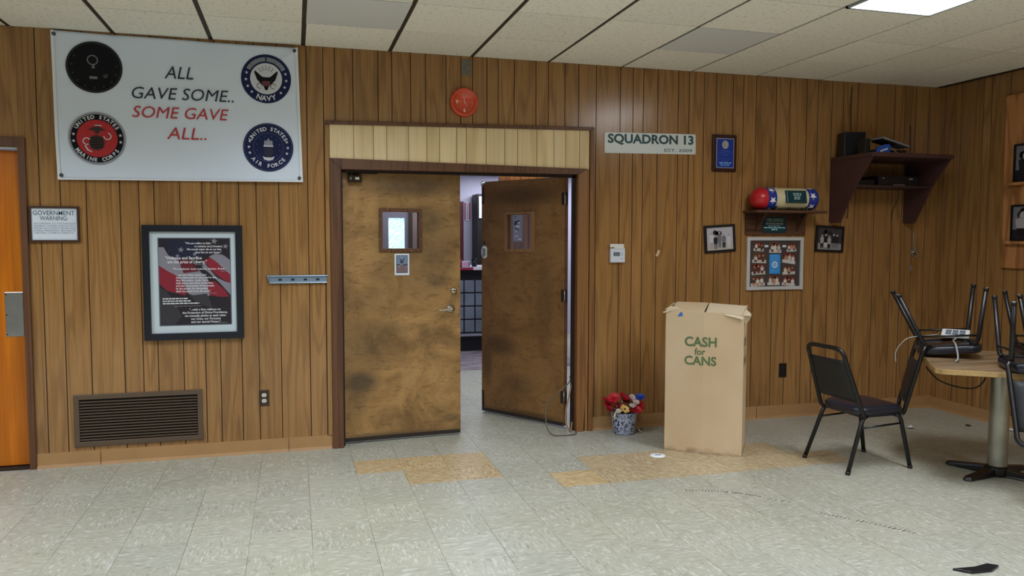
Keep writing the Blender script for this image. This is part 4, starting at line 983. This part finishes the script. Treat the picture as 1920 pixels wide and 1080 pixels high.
b = MB(); b.tube([(4.667, -.01, 1.60), (4.672, -.012, 1.52), (4.674, -.03, 1.44), (4.70, -.03, 1.41), (4.71, -.02, 1.385), (4.66, -.02, 1.40), (4.645, -.02, 1.44), (4.665, -.03, 1.45)], .0035, GP, 6, curve=5); b.build('wire', hk)
b = MB(); b.prism([(.016*math.cos(R(a)), .028*math.sin(R(a))) for a in range(0, 360, 30)], -.008, 0, mat('grey_tag', rgb(140, 124, 116), .5)); [setattr(b, 'v', [v+Vector((4.657, 0, 1.28)) for v in b.v])]
tag(b.build('wall_button', origin=(4.657, 0, 1.28), bevel=.002), 'small grey oval button on the panelling below the hook', 'button')

# ------------------------------------------------------------------ thermostat, tape, nails
th = thing('thermostat', (1.795, 0, 1.347), 'white wall thermostat with a grey display right of the double door', 'thermostat')
b = MB(); b.box(1.733, 1.858, -.028, 0, 1.350, 1.466, mat('thermostat_white', rgb(222, 228, 238), .4)); b.build('case', th, bevel=.006)
b = MB(); b.rect(1.756, 1.812, 1.402, 1.434, -.0285, mat('lcd', rgb(112, 124, 136), .3)); b.build('display', th)
b = MB(); b.rect(1.827, 1.832, 1.405, 1.430, -.0285, TX2); b.rect(1.827, 1.835, 1.376, 1.384, -.0285, TX2); b.build('button', th)
b = MB(); b.prism([(1.727, 1.500), (1.846, 1.498), (1.846, 1.462), (1.79, 1.458), (1.727, 1.470)], -.031, -.0285, mat('note_paper', rgb(232, 228, 220), .7)); b.rect(1.735, 1.762, 1.466, 1.472, -.0312, DARK); tag(b.build('paper_note', origin=(1.787, -.03, 1.48)), 'torn white paper note stuck on top of the thermostat', 'note')
b = MB(); b.X = Matrix.Translation((2.158, 0, 1.423)) @ Matrix.Rotation(R(25), 4, 'Y'); b.box(-.010, .010, -.0015, 0, -.026, .026, mat('tape_cream', rgb(226, 196, 156), .6)); tag(b.build('tape_strip', origin=(2.158, 0, 1.423)), 'short strip of cream tape on the panelling right of the thermostat', 'tape')

# ------------------------------------------------------------------ pine board on the right wall
PINE = wood('pine_board', rgb(120, 72, 36), rgb(184, 126, 76), rgb(200, 142, 90), rough=.4, across=9, along=2.0, rings=16, plank=.05)
pbd = thing('display_board', (XC, -1.25, 1.303), 'large knotty pine display board with photo ledges on the right wall', 'board')
b = MB(); b.prism([(-1.80, 1.303), (-.70, 1.303), (-.683, 2.707), (-1.80, 2.707)], XC-.028, XC-.0005, PINE, axis='x'); b.build('panel', pbd, bevel=.012)
for z in (1.985, 1.515):
    b = MB(); b.box(XC-.07, XC-.027, -1.10, -.770, z-.012, z+.012, PINE); b.build('ledge', pbd, bevel=.003)
def right_photo(y0, y1, z0, z1, label, seed):
    o = thing('framed_photo', (XC-.04, (y0+y1)/2, z0), label, 'photograph', 'photos on the pine board')
    f_ = frame_mb(y0, y1, z0, z1, .014, -.048, -.030, BLACKP); b = MB(); b.add([(XC+v.y, v.x, v.z) for v in f_.v], f_.f, BLACKP); b.build('frame', o)
    b = MB(); p_ = MB(); photo(p_, -y1+.012, -y0-.012, z0+.012, z1-.012, -.036, 1, seed, bw, bw[2], bw[0])
    for mm in p_.mats: b.mi(mm)
    b.v = [Vector((XC+v.y, -v.x, v.z)) for v in p_.v]; b.f = p_.f; b.m = p_.m; b.t = p_.t; b.s = p_.s; b.build('picture', o)
right_photo(-1.02, -.800, 1.998, 2.300, 'upper black framed photo on the pine board ledge', 31)
right_photo(-1.02, -.795, 1.528, 1.818, 'lower black framed photo on the pine board ledge', 32)

# ------------------------------------------------------------------ grey ceiling panels and the light
GPN = mat('grey_panel', rgb(228, 228, 228), .5)
for (i, j), lb in (((-1, 1), 'flat grey ceiling panel above the banner end'), ((3, 1), 'flat grey ceiling panel near the lit fixture')):
    y1, y0 = ytile(j); b = MB(); b.box(i*S+.012, (i+1)*S-.012, y0+.008, y1-.008, H-.002, H+.0125, GPN); tag(b.build('ceiling_panel', origin=((i+.5)*S, (y0+y1)/2, H)), lb, 'ceiling panel')
lf = thing('ceiling_light', (4.5*S, -d1-3*S, H), 'lit rectangular ceiling light with a glowing white diffuser', 'ceiling light')
lx0, lx1, ly1, ly0 = 4*S+.006, 5*S-.006, -d1-2*S-.006, -d1-4*S+.006
k = NT('lamp_diffuser'); k.b.inputs['Base Color'].default_value = (.9, .9, .9, 1); k.b.inputs['Emission Color'].default_value = (.95, .975, 1.0, 1); k.b.inputs['Emission Strength'].default_value = 11.0
b = MB(); b.add([(lx0+.018, ly0+.018, H-.003), (lx1-.018, ly0+.018, H-.003), (lx1-.018, ly1-.018, H-.003), (lx0+.018, ly1-.018, H-.003)], [(0, 3, 2, 1)], k.M); b.build('diffuser', lf, recalc=False)
b = MB(); LFM = mat('fixture_frame', rgb(180, 184, 190), .4)
for q in ((lx0, lx0+.02, ly0, ly1), (lx1-.02, lx1, ly0, ly1), (lx0, lx1, ly0, ly0+.02), (lx0, lx1, ly1-.02, ly1)): b.box(q[0], q[1], q[2], q[3], H-.008, H+.01, LFM)
b.build('frame', lf)

# ------------------------------------------------------------------ cardboard box
k = NT('cardboard'); o_ = k.obj(); n_ = k.noise(k.map(o_, (3, 3, 2)), 1, 3); s_ = k.sep(o_)
darkening = k.math('MULTIPLY', k.rng(k.math('ADD', s_[2], k.math('MULTIPLY', k.noise(k.map(o_, (18, 18, 18)), 1, 3), .10)), .085, .05), .55)  # darker band along the bottom, with a noisy edge
cbc = k.mix(k.rng(n_, .35, .65), rgb(206, 178, 142), rgb(216, 190, 156)); cbc = k.mix(darkening, cbc, rgb(112, 84, 58)); k.out(cbc, .75, .25)
CARD = MATS['cardboard']; TORN = mat('torn_card', rgb(214, 196, 166), .85)
A = Vector((1.893, -.68)); u_ = Vector((.439, -.322)).normalized(); v_ = Vector((.322, .439)).normalized(); BW, BD, BH = .544, .337, 1.035
bx = thing('cardboard_box', ((A+u_*BW/2+v_*BD/2).x, (A+u_*BW/2+v_*BD/2).y, 0), 'tall open cardboard box printed CASH for CANS', 'box')
XB = Matrix(((u_.x, v_.x, 0, A.x), (u_.y, v_.y, 0, A.y), (0, 0, 1, 0), (0, 0, 0, 1)))
b = MB(); b.X = XB; rj = random.Random(8)
def jag(x0, x1, z, n, amp): return [(x0+(x1-x0)*i/n, z+(rj.uniform(-amp, amp) if 0 < i < n else 0)) for i in range(n+1)]
fr = [(0, 0), (BW/2, 0), (BW/2, BH-.004), (0, BH-.012)]
b.add([(0, 0, 0), (BW/2, -.020, 0), (BW/2, -.020, BH-.014), (.20, -.0147, BH-.004), (.10, -.0073, BH+.002), (0, 0, BH-.004),
       (0, .005, 0), (BW/2, -.015, 0), (BW/2, -.015, BH-.014), (.20, -.0097, BH-.004), (.10, -.0023, BH+.002), (0, .005, BH-.004)],
      [(0, 1, 2, 3, 4, 5), (11, 10, 9, 8, 7, 6), (3, 2, 8, 9), (4, 3, 9, 10), (5, 4, 10, 11)], CARD)
b.add([(BW/2, -.020, 0), (BW, 0, 0), (BW, 0, BH-.03), (BW-.1, -.0073, BH-.018), (BW/2, -.020, BH-.014),
       (BW/2, -.015, 0), (BW, .005, 0), (BW, .005, BH-.03), (BW-.1, -.0023, BH-.018), (BW/2, -.015, BH-.014)],
      [(0, 1, 2, 3, 4), (9, 8, 7, 6, 5), (3, 2, 7, 8), (4, 3, 8, 9)], CARD)
b.prism([(0, 0), (BD, 0), (BD, BH+.02), (.2, BH+.005), (.06, BH-.02), (.03, BH-.05), (0, BH-.03)], BW-.005, BW, CARD, axis='x')
b.prism([(0, 0), (BD, 0), (BD, BH+.02), (.2, BH+.01), (0, BH-.004)], 0, .005, CARD, axis='x')
b.prism([(0, 0), (BW, 0), (BW, BH+.012), (BW*.8, BH+.016), (BW*.5, BH+.026), (BW*.2, BH+.028), (0, BH+.018)], BD-.005, BD, CARD)
b.prism([(0, 0), (BW, 0), (BW, BD), (0, BD)], .003, .008, CARD, axis='z')
b.build('carton_body', bx)
b = MB(); b.X = XB
b.add([(.10, .002, BH), (.02, .0, BH-.004), (-.02, -.03, BH-.022), (-.012, -.02, BH-.03), (.02, -.008, BH-.016), (.09, .006, BH+.012), (.03, .03, BH+.018), (-.015, .02, BH-.006)], [(0, 1, 2, 3, 4), (0, 5, 6, 7, 1)], TORN)
b.add([(BW-.14, -.004, BH-.018), (BW-.02, -.006, BH-.034), (BW, -.012, BH-.05), (BW-.01, -.016, BH-.058), (BW-.13, -.016, BH-.030)], [(0, 1, 2, 3, 4)], TORN)
b.add([(BW-.01, 0, BH-.03), (BW+.03, .01, BH-.01), (BW+.05, .0, BH-.03), (BW+.04, .03, BH-.05), (BW+.045, .05, BH-.02), (BW+.02, .06, BH+.0), (BW, .09, BH+.006), (BW+.008, .03, BH-.10), (BW+.012, .05, BH-.05)],
      [(0, 1, 2, 3), (1, 3, 4, 5), (0, 3, 7), (3, 8, 7), (0, 5, 6), (0, 1, 5)], TORN)
b.build('torn_flap', bx); b = MB(); b.X = XB
b.add([(BW*.5, BD-.01, BH+.026), (BW, BD-.01, BH+.012), (BW-.008, .05, BH-.035), (BW*.5, .04, BH-.030)], [(0, 1, 2, 3)], TORN)
b.build('torn_flap', bx); b = MB(); b.X = XB
b.add([(.03, BD-.01, BH+.028), (BW*.48, BD-.01, BH+.027), (BW*.48, .04, BH-.028), (.02, .05, BH-.030)], [(0, 1, 2, 3)], CARD)
tag(b.build('torn_flap', bx), 'torn pale card edges')
b = MB(); b.X = XB @ Matrix.Translation((.10, -.0090, BH-.052)) @ Matrix.Rotation(math.atan2(-.020, BW/2), 4, 'Z'); b.flat([(-.018, 0), (.022, .004), (.016, .034), (.002, .028)], 0, mat('blue_tape', rgb(56, 116, 196), .5)); tag(b.build('tape_scrap', bx), 'scrap of blue tape')
GT = mat('box_green', rgb(92, 116, 76), .7)
def foldtext(b, st, x, z, h, wide, bold):
    b.warp = None; vs, fs, w0, w1 = glyphs(st, bold); kx = wide/(w1-w0); out = []
    for px, pz in vs:
        u = x+(px-w0)*kx; y = -.020*(u/(BW/2)) if u < BW/2 else -.020*((BW-u)/(BW/2)); out.append((u, y-.0016, z+pz*h/.70))
    b.add(out, fs, GT)
b = MB(); b.X = XB
foldtext(b, 'CASH', .138, .776, .066, .224, .026); b.build('lettering', bx); b = MB(); b.X = XB
foldtext(b, 'for', .209, .716, .046, .076, .02)
b.build('lettering', bx); b = MB(); b.X = XB
foldtext(b, 'CANS', .138, .642, .062, .224, .026)
b.build('lettering', bx)
b = MB(); b.X = XB @ Matrix.Translation((BW+.001, 0, 0)) @ Matrix.Rotation(R(90), 4, 'Z')
b.text('CASH', .02, .776, .066, 0, GT, wide=.224, bold=.014); b.text('for', .095, .716, .046, 0, GT, wide=.076, bold=.012); b.text('CANS', .02, .642, .062, 0, GT, wide=.224, bold=.014)
b.build('lettering', bx)

# ------------------------------------------------------------------ flower bucket
fp = thing('flower_pot', (1.81, -.145, 0), 'blue and white mottled bucket of red, white and blue flowers by the baseboard', 'flower pot')
k = NT('mottled_tin'); vn = k.noise(k.map(k.obj(), (55, 55, 42)), 1, 3, .6, dist=1.2)
k.out(k.mix(k.rng(vn, .50, .56), rgb(196, 202, 228), rgb(24, 28, 54)), .35, .5)
pc = (1.81, -.145, 0)
b = MB(); b.lathe([(0, .002), (.083, .002), (.086, .006), (.104, .168), (.108, .174), (.104, .176), (.098, .165), (.082, .02), (0, .02)], MATS['mottled_tin'], pc, 'z', 32); b.build('pot', fp)
b = MB(); b.lathe([(0, .155), (.05, .16), (.097, .150)], mat('moss', rgb(40, 44, 28), .9), pc, 'z', 20); b.build('soil', fp)
FR = mat('petal_red', rgb(196, 22, 44), .5); FDR = mat('petal_dark_red', rgb(132, 14, 28), .5); FW = mat('petal_white', rgb(226, 206, 206), .5); FBL = mat('petal_blue', rgb(28, 66, 170), .5); FY = mat('petal_yellow', rgb(236, 196, 110), .5); FGN = mat('leaf_green', rgb(56, 78, 44), .6); FCR = mat('petal_cream', rgb(216, 200, 176), .5)
def blossom(cx, cy, cz, r, M, seed, ctr=None, n=7):
    b = MB(); rr = random.Random(seed); t = (rr.uniform(-.5, .5), -.7+rr.uniform(-.3, .4), .75)
    q = Vector((0, 0, 1)).rotation_difference(Vector(t).normalized()).to_matrix().to_4x4(); b.X = Matrix.Translation((cx, cy, cz)) @ q
    for ly in range(2):
        for i in range(n):
            a = 2*math.pi*(i+.5*ly)/n; ca, sa = math.cos(a), math.sin(a); R_ = r*(1-.3*ly)*rr.uniform(.85, 1.1); w_ = R_*.42; zz = .004*ly+rr.uniform(0, .12)*r
            P = lambda f, s_, h: (f*ca-s_*sa, f*sa+s_*ca, h)
            b.add([P(.05*r, 0, .0), P(R_*.5, -w_, R_*.28+zz), P(R_*.5, 0, R_*.16+zz), P(R_*.5, w_, R_*.28+zz), P(R_, -w_*.7, R_*.34+zz), P(R_*1.05, 0, R_*.26+zz), P(R_, w_*.7, R_*.34+zz)],
                  [(0, 1, 2), (0, 2, 3), (1, 4, 5, 2), (2, 5, 6, 3)], M, True)
    b.lathe([(0, .012), (r*.14, .010), (r*.18, .002)], ctr or FY, (0, 0, .006), 'z', 8)
    b.X = None; b.tube([(cx, cy, cz), (cx*.5+pc[0]*.5, cy*.5+pc[1]*.5, cz*.55+.07), (pc[0], pc[1], .152)], .0025, FGN, 5, curve=3)
    o = b.build('flower', fp, recalc=False); return o
for q, (x, y, z, r, M, ct, lb) in enumerate(((1.650, -.15, .262, .042, FR, FDR, 'red flower'), (1.712, -.17, .288, .046, FR, FDR, 'red flower'), (1.690, -.13, .235, .040, FR, FDR, 'red flower'), (1.666, -.19, .205, .030, FDR, FDR, 'dark red flower'),
        (1.800, -.15, .283, .046, FR, FDR, 'red flower'), (1.835, -.13, .262, .042, FDR, FDR, 'dark red flower'), (1.755, -.20, .225, .038, FDR, FDR, 'dark red flower'), (1.775, -.235, .208, .036, FY, BLACK, 'yellow pansy'),
        (1.865, -.17, .285, .026, FW, FY, 'white flower'), (1.885, -.20, .250, .026, FW, FY, 'white flower'), (1.845, -.22, .228, .024, FW, FY, 'white flower'), (1.872, -.19, .222, .022, FW, FY, 'white flower'),
        (1.942, -.16, .278, .036, FBL, FBL, 'blue flower'), (1.925, -.19, .218, .040, FR, FDR, 'red flower'), (1.885, -.225, .194, .036, FR, FDR, 'red flower'), (1.830, -.235, .190, .030, FDR, FDR, 'dark red flower'), (1.725, -.235, .196, .022, FCR, FY, 'cream flower'))):
    tag(blossom(x, y, z, r, M, q+2, ct), lb)
for q in range(12):
    rr = random.Random(q+50); a = rr.uniform(0, 6.28); x = pc[0]+.09*math.cos(a); y = pc[1]+.07*math.sin(a); z = .17+rr.random()*.06; L = .035
    b = MB(); dx, dy = math.cos(a), math.sin(a)
    b.add([(x, y, z), (x+dx*L*.5-dy*.012, y+dy*L*.5+dx*.012, z+.012), (x+dx*L, y+dy*L, z+.004), (x+dx*L*.5+dy*.012, y+dy*L*.5-dx*.012, z+.012)], [(0, 1, 2, 3)], FGN if q % 3 else FCR)
    b.tube([(x, y, z), (pc[0], pc[1], .155)], .0015, FGN, 4); b.build('leaf', fp, recalc=False)
b = MB(); b.tube([(1.712, -.215, .19), (1.69, -.235, .16), (1.70, -.225, .135)], .008, FCR, 6, curve=3); tag(b.build('ribbon_end', fp), 'cream ribbon end')
b = MB()
for q in range(9):
    rr = random.Random(q+90); b.lathe([(0, -.006), (.005, -.003), (.006, 0), (.005, .003), (0, .006)], [FW, BLACK][q % 2], (1.915+rr.random()*.05, -.19+rr.random()*.06, .007+rr.random()*.02), 'z', 8)
tag(b.build('fallen_beads', origin=(1.94, -.16, 0)), 'few white and dark beads fallen beside the mottled bucket', 'beads', kind='stuff')

# ------------------------------------------------------------------ cords and scraps
CG = mat('cord_beige', rgb(100, 88, 74), .5)
b = MB(); b.tube([(1.430, .05, .415), (1.395, .025, .378), (1.335, .02, .335), (1.262, .0, .285), (1.215, .02, .20), (1.20, -.02, .11), (1.205, -.06, .04), (1.24, -.10, .008), (1.30, -.12, .006), (1.37, -.12, .006), (1.42, -.10, .006), (1.434, -.075, .006), (1.436, -.06, .012)], .005, CG, 7, curve=6)
tag(b.build('cord', origin=(1.3, -.05, 0)), 'grey cord hanging in a wide loop from the right door edge to the floor', 'cord')
b = MB(); b.tube([(1.440, .10, .43), (1.434, .05, .37), (1.41, .03, .28), (1.375, .0, .18), (1.365, -.02, .09), (1.385, -.04, .03), (1.40, -.030, .012), (1.412, -.02, .03), (1.420, -.01, .08)], .006, mat('cord_tan', rgb(150, 122, 88), .5), 7, curve=6)
tag(b.build('cord', origin=(1.4, -.02, 0)), 'tan cord hanging close along the right door jamb', 'cord')
dc = thing('floor_disc', (1.778, -.808, 0), 'small white disc with dark print lying on the tan tiles', 'disc')
b = MB(); b.lathe([(0, .004), (.050, .004), (.054, .0), ], WHITE, (1.778, -.808, .0), 'z', 28); b.build('disc', dc)
b = MB()
for dx in (-.020, -.004, .013): b.add([(1.778+dx, -.815, .0045), (1.778+dx+.013, -.815, .0045), (1.778+dx+.013, -.800, .0045), (1.778+dx, -.800, .0045)], [(0, 1, 2, 3)], INK)
b.build('print', dc)
def scrap(name, x, y, r, h, M, label, cat, seed):
    b = MB(); rr = random.Random(seed); n = 7
    rim = [(x+r*rr.uniform(.5, 1.1)*math.cos(6.28*i/n), y+r*rr.uniform(.5, 1.1)*math.sin(6.28*i/n), h*rr.uniform(.0, .5)+.0008) for i in range(n)]
    b.add([(x, y, h)]+rim, [(0, i+1, (i+1) % n+1) for i in range(n)], M); tag(b.build(name, origin=(x, y, 0)), label, cat)
scrap('plastic_scrap', 4.135, -.626, .045, .03, mat('clear_plastic', rgb(206, 208, 214), .2), 'crumpled clear plastic scrap on the floor behind the standing chair', 'scrap', 1)
scrap('paper_scrap', 4.86, -.905, .035, .02, PAPER, 'white paper scrap on the floor by the right baseboard', 'scrap', 2)
scrap('dark_crumb', 4.66, -.68, .03, .012, DARK, 'dark crumb on the floor between table column and corner', 'crumb', 3)
scrap('dark_crumb', 2.448, -.78, .014, .01, DARK, 'tiny dark crumb on the floor right of the cardboard box', 'crumb', 4)
b = MB(); b.prism([(2.236, -2.928), (2.29, -2.985), (2.40, -2.992), (2.475, -2.958), (2.44, -2.925), (2.35, -2.94)], .001, .012, BLACKP, axis='z'); tag(b.build('rubber_strip', origin=(2.36, -2.95, 0), bevel=.002), 'flat black rubber strip on the floor at the bottom right corner', 'strip')

# ------------------------------------------------------------------ chairs
def make_chair(label):
    t = thing('chair', (0, 0, 0), label, 'chair', 'black stacking chairs')
    lean = lambda z: -.135-(z-.44)*.36
    b = MB(); rings = []                              # seat cushion: rounded trapezoid, puffed
    def outline(s_, n=40):
        pts = []
        for i in range(n):
            a = 2*math.pi*i/n; c_, d = math.cos(a), math.sin(a); e = .42
            x = (abs(c_)**e)*math.copysign(1, c_); y = (abs(d)**e)*math.copysign(1, d)
            X = .030+.190*x*s_; wd = .198+.012*x
            pts.append((X, wd*y*s_))
        return pts
    lev = [(.975, .424), (1.0, .430), (1.01, .450), (1.005, .470), (.96, .484), (.80, .4895), (.35, .491)]
    vs = []; n = 40
    for s_, z in lev: vs += [(x, y, z) for x, y in outline(s_)]
    fs = [(l*n+i, l*n+(i+1) % n, (l+1)*n+(i+1) % n, (l+1)*n+i) for l in range(len(lev)-1) for i in range(n)]
    b.add(vs, fs, NAVYV, True); b.add(vs[:n], [tuple(range(n-1, -1, -1))], mat('seat_pan', rgb(24, 26, 34), .14, spec=.8)); b.add(vs[-n:], [tuple(range(n))], NAVYV, True)
    b.build('seat', t)
    b = MB(); vs = []; N = 9                          # back pad, slightly dished
    zz = [.525+(.800-.525)*i/8 for i in range(9)]
    for side in (0, 1):
        for z in zz:
            hw = .200-(z-.44)*.085
            for j in range(N):
                y = -hw+2*hw*j/(N-1); dish = .012*(1-(2*j/(N-1)-1)**2); th_ = .012 if side else -.012
                edge = 0 if (j in (0, N-1) or z in (zz[0], zz[-1])) else th_
                vs.append((lean(z)-dish+edge+(.002 if side else -.002), y, z))
    fs = []
    for side in (0, 1):
        for i in range(8):
            for j in range(N-1):
                o_ = side*9*N; q = (o_+i*N+j, o_+i*N+j+1, o_+(i+1)*N+j+1, o_+(i+1)*N+j); fs.append(q if side else q[::-1])
    for i in range(8): fs += [(i*N, (i+1)*N, 9*N+(i+1)*N, 9*N+i*N), (i*N+N-1, 9*N+i*N+N-1, 9*N+(i+1)*N+N-1, (i+1)*N+N-1)]
    for j in range(N-1): fs += [(j, 9*N+j, 9*N+j+1, j+1), (8*N+j, 8*N+j+1, 17*N+j+1, 17*N+j)]
    b.add(vs, fs, PADBACK, True); b.build('backrest', t)
    b = MB(); L = []
    for z in (.415, .44, .47, .56, .70, .80, .84): L.append((lean(z) if z > .43 else -.12, .200-(z-.44)*.085+.006 if z > .43 else .19, z))
    top = [(lean(.866), .148, .866), (lean(.875), .10, .875), (lean(.875), 0, .875), (lean(.875), -.10, .875), (lean(.866), -.148, .866)]
    b.tube(L+top+[(x, -y, z) for x, y, z in reversed(L)], .0145, BLACKM, 10, curve=4); b.build('back_frame', t)
    b = MB()
    for s_ in (1, -1): b.box(-.135, .19, s_*.178-.010, s_*.178+.010, .412, .434, BLACKM)
    for x in (-.125, .18): b.box(x-.010, x+.010, -.18, .18, .412, .434, BLACKM)
    b.build('seat_frame', t, bevel=.003)
    for s_ in (1, -1):
        b = MB(); b.tube([(.14, s_*.180, .420), (.175, s_*.186, .408), (.19, s_*.189, .375), (.255, s_*.212, .014)], .0145, BLACKM, 10); lg = b.build('leg', t)
        b = MB(); b.tube([(.2535, s_*.2115, .024), (.258, s_*.213, .0)], .0158, BLACK, 10); b.lathe([(0, .0005), (.011, .0005), (.012, .004)], mat('glide', rgb(186, 178, 164), .5), (.258, s_*.213, 0), 'z', 10); b.build('foot_cap', lg)
        b = MB(); b.tube([(-.085, s_*.180, .420), (-.118, s_*.186, .408), (-.135, s_*.189, .375), (-.252, s_*.212, .014)], .0145, BLACKM, 10); lg = b.build('leg', t)
        b = MB(); b.tube([(-.2495, s_*.2115, .024), (-.256, s_*.213, .0)], .0158, BLACK, 10); b.lathe([(0, .0005), (.011, .0005), (.012, .004)], mat('glide', rgb(186, 178, 164), .5), (-.256, s_*.213, 0), 'z', 10); b.build('foot_cap', lg)
        b = MB(); b.tube([(-.150, s_*.192, .335), (.196, s_*.192, .352)], .008, BLACKM, 8); b.build('stretcher', t)
    for o in [q for c_ in t.children for q in [c_]+list(c_.children)]: 
        for vv in o.data.vertices: vv.co.z = .88*vv.co.z if vv.co.z < .491 else .432+(vv.co.z-.491)*1.017
    return t
ch = make_chair('black vinyl chair standing upright on the floor left of the table')
ch.location = (3.018, -1.335, 0); ch.rotation_euler = (0, 0, R(2))
TC = Vector((3.72, -1.81)); u1 = Vector((.6, .8)); u2 = Vector((.8, -.6)); TZ = .752
def turned(pos, fwd, z, label, tilt=0):
    c_ = copy_tree(ch); c_.location = (pos.x, pos.y, z); c_.rotation_euler = (math.pi, tilt, math.atan2(fwd.y, fwd.x)); c_['label'] = label; return c_
SZ = .491*.88
turned(TC-u2*.365+u1*.17, u2, TZ+SZ+.017, 'black chair upside down on the left half of the table, back hanging', -R(6.5))
turned(TC+u2*.13-u1*.41, u1, TZ+SZ+.002, 'near upside down black chair at the right of the table, back towards the camera')
turned(TC+u2*.345+u1*.22, -u2, TZ+SZ+.002, 'far upside down black chair at the right of the table, behind the near one')

# ------------------------------------------------------------------ table
tb = thing('table', (TC.x, TC.y, 0), 'square laminate table on a steel column carrying upside down chairs', 'table')
XT = Matrix(((u2.x, u1.x, 0, TC.x), (u2.y, u1.y, 0, TC.y), (0, 0, 1, 0), (0, 0, 0, 1)))
LAM = wood('table_laminate', rgb(88, 66, 46), rgb(136, 110, 82), rgb(152, 126, 96), rough=.35, across=9, rings=14, swap=True, plank=.03, contrast=.9)
EDGE = mat('table_edge', rgb(176, 144, 94), .5, noise=.2, nscale=18)
def cham(hx, hy, c_): return [(-hx+c_, -hy), (hx-c_, -hy), (hx, -hy+c_), (hx, hy-c_), (hx-c_, hy), (-hx+c_, hy), (-hx, hy-c_), (-hx, -hy+c_)]
b = MB(); b.X = XT; b.prism(cham(.442, .502, .035), TZ-.034, TZ-.001, EDGE, axis='z'); tp = b.build('table_top', tb, bevel=.003)
b = MB(); b.X = XT; b.add([(x, y, TZ) for x, y in cham(.440, .500, .034)], [tuple(range(8))], LAM); b.build('laminate', tp)
b = MB(); b.lathe([(.058, .055), (.058, TZ-.035)], mat('steel_column', rgb(170, 168, 156), .38, metal=.85, noise=.18, nscale=6), (TC.x, TC.y, 0), 'z', 32); tag(b.build('column', tb), 'scuffed steel column')
b = MB()
for a in (112, 190, 292, 10):
    b.X = Matrix.Translation((TC.x, TC.y, 0)) @ Matrix.Rotation(R(a), 4, 'Z')
    b.add([(0, -.036, .004), (.30, -.030, .004), (.325, 0, .004), (.30, .030, .004), (0, .036, .004), (0, -.030, .062), (.29, -.020, .028), (.312, 0, .024), (.29, .020, .028), (0, .030, .062)],
          [(4, 3, 2, 1, 0), (5, 6, 7, 8, 9), (0, 1, 6, 5), (1, 2, 7, 6), (2, 3, 8, 7), (3, 4, 9, 8)], BLACKM)
b.X = None; b.lathe([(0, .004), (.075, .004), (.075, .055), (.060, .066), (0, .066)], BLACKM, (TC.x, TC.y, 0), 'z', 24)
tag(b.build('base', tb, bevel=.004), 'black cross shaped base')
b = MB(); b.X = XT; b.box(-.30, .30, -.02, .02, TZ-.050, TZ-.034, BLACKM); b.box(-.02, .02, -.30, .30, TZ-.050, TZ-.034, BLACKM); b.build('top_bracket', tb)
# label maker and cables on the left upturned chair
dz = TZ+.126
dv = thing('power_unit', (3.705, -1.455, dz), 'white electronic unit with a grey keypad lying on the upturned chair', 'device')
XD = Matrix.Translation((3.705, -1.455, dz)) @ Matrix.Rotation(R(-50), 4, 'Z') @ Matrix.Rotation(R(22), 4, 'X')
b = MB(); b.X = XD; b.box(-.085, .085, -.05, .05, 0, .022, mat('device_white', rgb(214, 212, 210), .4)); b.build('case', dv, bevel=.006)
b = MB(); b.X = XD
for i in range(3):
    for j in range(2): b.box(-.06+i*.042, -.024+i*.042, -.034+j*.036, -.004+j*.036, .0222, .0235, mat('keypad_grey', rgb(96, 104, 116), .5))
b.build('keypad', dv)
e0 = TC-u2*.44
b = MB(); b.tube([(3.655, -1.515, TZ+.128), (3.60, -1.56, TZ+.118), (3.52, -1.62, TZ+.116), (3.45, -1.71, TZ+.10), (3.40, -1.78, TZ+.03), (3.36, -1.80, TZ+.008)], .0055, mat('cord_grey', rgb(150, 150, 150), .5), 8, curve=6)
tag(b.build('cord', origin=(3.4, -1.6, TZ)), 'grey cord from the white unit down to the table corner', 'cord')
b = MB(); b.tube([(3.62, -1.395, TZ+.13), (3.56, -1.40, TZ+.125), (3.44, -1.40, TZ+.12), (3.36, -1.38, TZ+.10), (3.30, -1.36, TZ+.02), (3.30, -1.36, TZ-.06)], .003, mat('cord_pale', rgb(176, 174, 168), .5), 8, curve=6)
tag(b.build('cord', origin=(3.4, -1.4, TZ)), 'thin pale cord looping over the upturned left chair', 'cord')
b = MB(); b.tube([(3.45, -1.47, TZ-.08), (3.50, -1.52, TZ-.16), (3.58, -1.58, TZ-.20), (3.64, -1.68, TZ-.20), (3.66, -1.74, TZ-.14), (3.62, -1.80, TZ-.04)], .005, WC, 8, curve=6)
tag(b.build('cord', origin=(3.6, -1.6, TZ-.2)), 'black cord looping down beneath the table top', 'cord')
